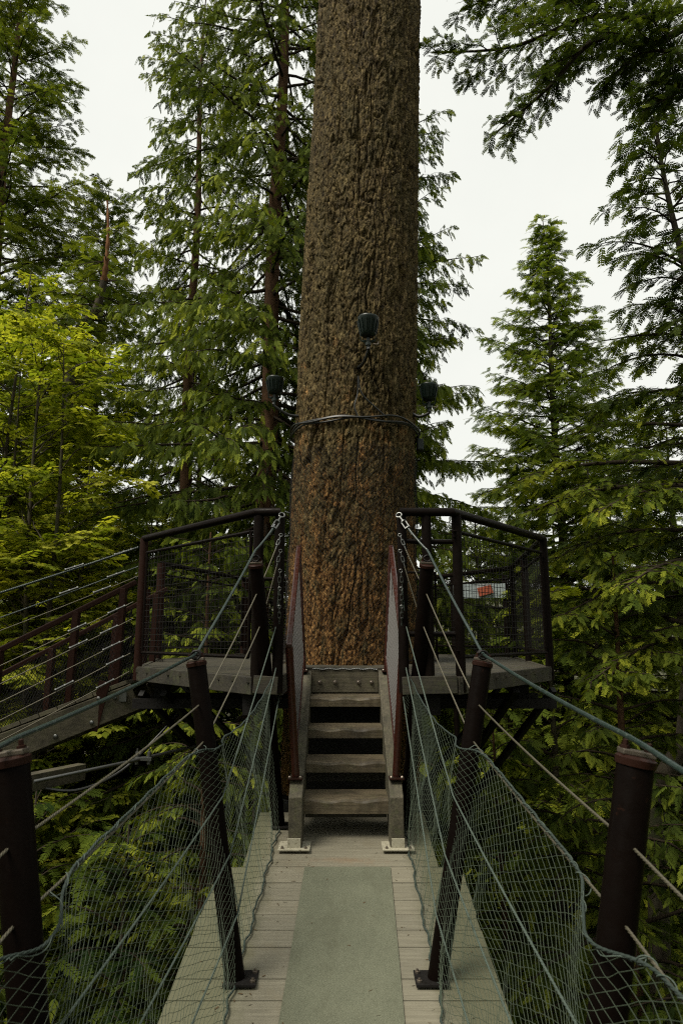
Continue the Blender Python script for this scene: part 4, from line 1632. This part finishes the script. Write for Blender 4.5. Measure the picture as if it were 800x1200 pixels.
# cedar and hemlock crowns filling the lower right
specs = [
    ('cedar_tree', pos(720, 8.6), 1.0, 'near cedar with long hanging sprays right of the platform', .14, -9, 2.6, 105, 'cedar', 'cedar_fine', .38, 51),
    ('cedar_tree', pos(905, 7.0), -.1, 'cedar low at the right edge behind the nearest right post', .14, -8, 2.3, 90, 'cedar', 'cedar_fine', .30, 52),
    ('hemlock_tree', pos(640, 12.5), .9, 'hemlock with yellow tinged sprays behind the right platform corner', .16, -10, 3.0, 95, 'hemlock', None, .44, 53),
    ('hemlock_tree', pos(800, 14.5), 4.6, 'bushy hemlock under the leaning hemlock at the right', .18, -8, 3.6, 110, 'hemlock', None, .52, 54),
    ('cedar_tree', pos(575, 10.0), -1.3, 'small cedar low behind the right net', .10, -9, 2.0, 75, 'cedar', None, .34, 55),
    ('hemlock_tree', pos(700, 18.5), 5.2, 'hemlock standing below the pointed spruce', .18, -8, 3.6, 100, 'hemlock', None, .46, 56),
    ('hemlock_tree', pos(560, 19), 3.6, 'hemlock seen through the right railing', .16, -9, 3.2, 90, 'hemlock', None, .55, 57),
    # left
    ('cedar_tree', pos(245, 10.6), 1.6, 'young cedar with bright sprays behind the left platform rail', .12, -9, 2.2, 100, 'cedar', 'cedar_fine', .50, 61),
    ('hemlock_tree', pos(170, 15), 2.6, 'hemlock behind the left platform corner', .16, -9, 3.0, 100, 'hemlock', None, .50, 62),
    ('hemlock_tree', pos(60, 10.5), -2.2, 'low hemlock under the side walkway', .10, -11, 2.4, 80, 'hemlock', None, .24, 63),
    ('hemlock_tree', pos(165, 9.4), -2.4, 'thin dark hemlock sapling below the platform left of the stairs', .07, -9, 1.7, 60, 'hemlock', None, .30, 64),
    ('cedar_tree', pos(-90, 8.0), -1.2, 'cedar low at the left edge behind the nearest left post', .14, -9, 2.6, 90, 'cedar', None, .30, 65),
    ('hemlock_tree', pos(330, 20), 6.5, 'hemlock directly behind the big trunk', .18, -8, 3.6, 90, 'hemlock', None, .45, 66),
    ('cedar_tree', pos(225, 20), 8.5, 'cedar deep behind the left side of the tall cedar', .24, -8, 3.6, 110, 'cedar', None, .40, 67),
]
for (nm, b_, top, lab, r0, zl, Lm, nl, kd, tp_, ti, sd) in specs:
    fine = tp_ is not None
    conifer(nm, b_, top, lab, r0, zl, Lm, nl, kd, tpl=None, seed=sd, pw=.55, fsize=.24 if fine else .38, dens=(6.0, 11.5) if fine else (5.2, 7.4), tint=ti,
            bark=M['cedar_bark'] if kd == 'cedar' else None, e0=.05 if kd == 'cedar' else None, e1=-.55 if kd == 'cedar' else None,
            grav=.55 if kd == 'cedar' else None, droop=.7 if kd == 'cedar' else None, mt=M['hemlock'] if kd == 'hemlock' else M['cedar'])

# ------------------------------------------------------------------ far wood: one mass
def far_wood():
    rng = np.random.default_rng(77)
    sets, VV, FF, nv = [], [], [], 0
    for k in range(64):
        # trees from 24 m outwards on both sides and behind
        ang = -1.0 + 2.0 * (k + rng.uniform(0, 1)) / 64
        dist = rng.uniform(25, 42)
        x, y_ = math.sin(ang) * dist, math.cos(ang) * dist
        elev = .17 + .30 * max(0, -ang - .1) if ang < 0 else .17 + .10 * ang
        top = dist * elev * rng.uniform(.55, 1.05)
        zb = GZ
        V, F = tubes(np.array([[(x, y_, zb), (x + .1, y_, (zb + top) / 2), (x, y_, top)]]), np.array([[.3, .2, .02]]), 7)
        VV.append(V); FF.append(F + nv); nv += len(V)
        nl = 46
        zz = zb + 2.0 + (top - zb - 2.0) * (np.arange(nl) + rng.uniform(0, 1, nl)) / nl
        f = (top - zz) / (top - zb)
        L = (.3 + 4.2 * f ** .7) * rng.uniform(.7, 1.2, nl)
        P, d = limbs(rng, np.stack([x + 0 * zz, y_ + 0 * zz, zz], 1), rng.uniform(0, 6.28, nl), L, rng.normal(.1, .2, nl), rng.normal(-.35, .2, nl), 7)
        P2, d2, L2, _ = branchlets(rng, P, d, L, 2.2, .15, .85, .36, .5, 4, .3)
        sets.append(frond_sets(rng, P2, d2, L2, 2.4, .1, .8, .75, .4, .9))
    f = foliage(rng, 'distant_forest', sets, 'needle', M['hemlock'], None, .60, .16, .35)
    props(f, 'mass of conifers closing the view far behind the trees', 'forest', kind='stuff')
    tr = np_mesh('trunks', np.vstack(VV), np.vstack(FF), M['grey_bark'], f)
    TREES.append(('far', len(f.data.polygons)))


far_wood()


def ring_wood():
    rng = np.random.default_rng(78)
    sets, VV, FF, nv = [], [], [], 0
    for k in range(36):
        ang = 1.0 + (2 * math.pi - 2.0) * (k + rng.uniform(0, 1)) / 36
        dist = rng.uniform(12, 28)
        x, y_ = math.sin(ang) * dist, math.cos(ang) * dist + 2
        top = rng.uniform(8, 20)
        V, F = tubes(np.array([[(x, y_, GZ), (x + .1, y_, (GZ + top) / 2), (x, y_, top)]]), np.array([[.35, .22, .02]]), 9)
        VV.append(V); FF.append(F + nv); nv += len(V)
        nl = 70
        zz = GZ + 4.0 + (top - GZ - 4.0) * (np.arange(nl) + rng.uniform(0, 1, nl)) / nl
        f = (top - zz) / (top - GZ)
        L = (.3 + 3.8 * f ** .6) * rng.uniform(.7, 1.2, nl)
        P, d = limbs(rng, np.stack([x + 0 * zz, y_ + 0 * zz, zz], 1), rng.uniform(0, 6.28, nl), L, rng.normal(.1, .2, nl), rng.normal(-.35, .2, nl), 7)
        P2, d2, L2, _ = branchlets(rng, P, d, L, 1.8, .15, .85, .36, .5, 4, .3)
        sets.append(frond_sets(rng, P2, d2, L2, 1.8, .1, .8, .95, .4, .9))
    f = foliage(rng, 'surrounding_forest', sets, 'leafy', M['cedar'], None, .52, .16, .35)
    props(f, 'conifer forest closing round the bridge behind and beside the viewer', 'forest', kind='stuff')
    np_mesh('trunks', np.vstack(VV), np.vstack(FF), M['grey_bark'], f)
    TREES.append(('ring', len(f.data.polygons)))


ring_wood()


def understory():
    rng = np.random.default_rng(99)
    n = 14000
    y_ = rng.uniform(0, 40, n) ** 1.0
    x = rng.uniform(-1, 1, n) * (6 + y_ * .8)
    g = fbm(np.stack([x * .35, y_ * .35, 0 * x], 1), 3, 3)
    zc = GZ + 6.5 * np.clip(g - .28, 0, 1) ** 1.2 * rng.uniform(.1, 1, n)
    m_ = 9
    p = np.repeat(np.stack([x, y_, zc], 1), m_, 0) + rng.normal(0, .25, (n * m_, 3))
    a = rng.uniform(0, 6.28, n * m_)
    e = rng.uniform(-.2, .9, n * m_)
    dn = np.stack([np.cos(a) * np.cos(e), np.sin(a) * np.cos(e), np.sin(e)], 1)
    up = np.array([0, 0, 1.0])[None] + rng.normal(0, .4, dn.shape)
    sets = [(p, dn, up, rng.uniform(.3, .7, n * m_), rng.uniform(.3, .8, n * m_))]
    f = foliage(rng, 'undergrowth', sets, 'leafy', M['shrub'], None, .42, .18, .5)
    props(f, 'dark leafy undergrowth covering the forest floor far below', 'undergrowth', kind='stuff')


understory()


def ground():
    n = 120
    xs = np.linspace(-1, 1, n); xs = np.sign(xs) * np.abs(xs) ** 2.2 * 400
    X, Y = np.meshgrid(xs, xs + 10)
    x, y_ = X.ravel(), Y.ravel()
    z = GZ + 1.1 * (fbm(np.stack([x * .12, y_ * .12, 0 * x], 1), 6, 4) - .5) + np.clip(np.hypot(x, y_) - 45, 0, 400) * .10
    idx = np.arange(n * n).reshape(n, n)
    F = np.stack([idx[:-1, :-1], idx[:-1, 1:], idx[1:, 1:], idx[1:, :-1]], -1).reshape(-1, 4)
    m, nt_, b = mat('forest_soil', (.04, .035, .02), .95)
    c = ramp(nt_, [(.35, (.025, .022, .012)), (.55, (.045, .045, .018)), (.75, (.06, .075, .02))], noise(nt_, coords(nt_), .9, 8, .7)).outputs[0]
    nt_.links.new(c, b.inputs['Base Color'])
    g = np_mesh('ground', np.stack([x, y_, z], 1), F, m, None, smooth=True)
    props(g, kind='structure')


ground()
print('FOLIAGE', sum(t[1] for t in TREES), TREES)
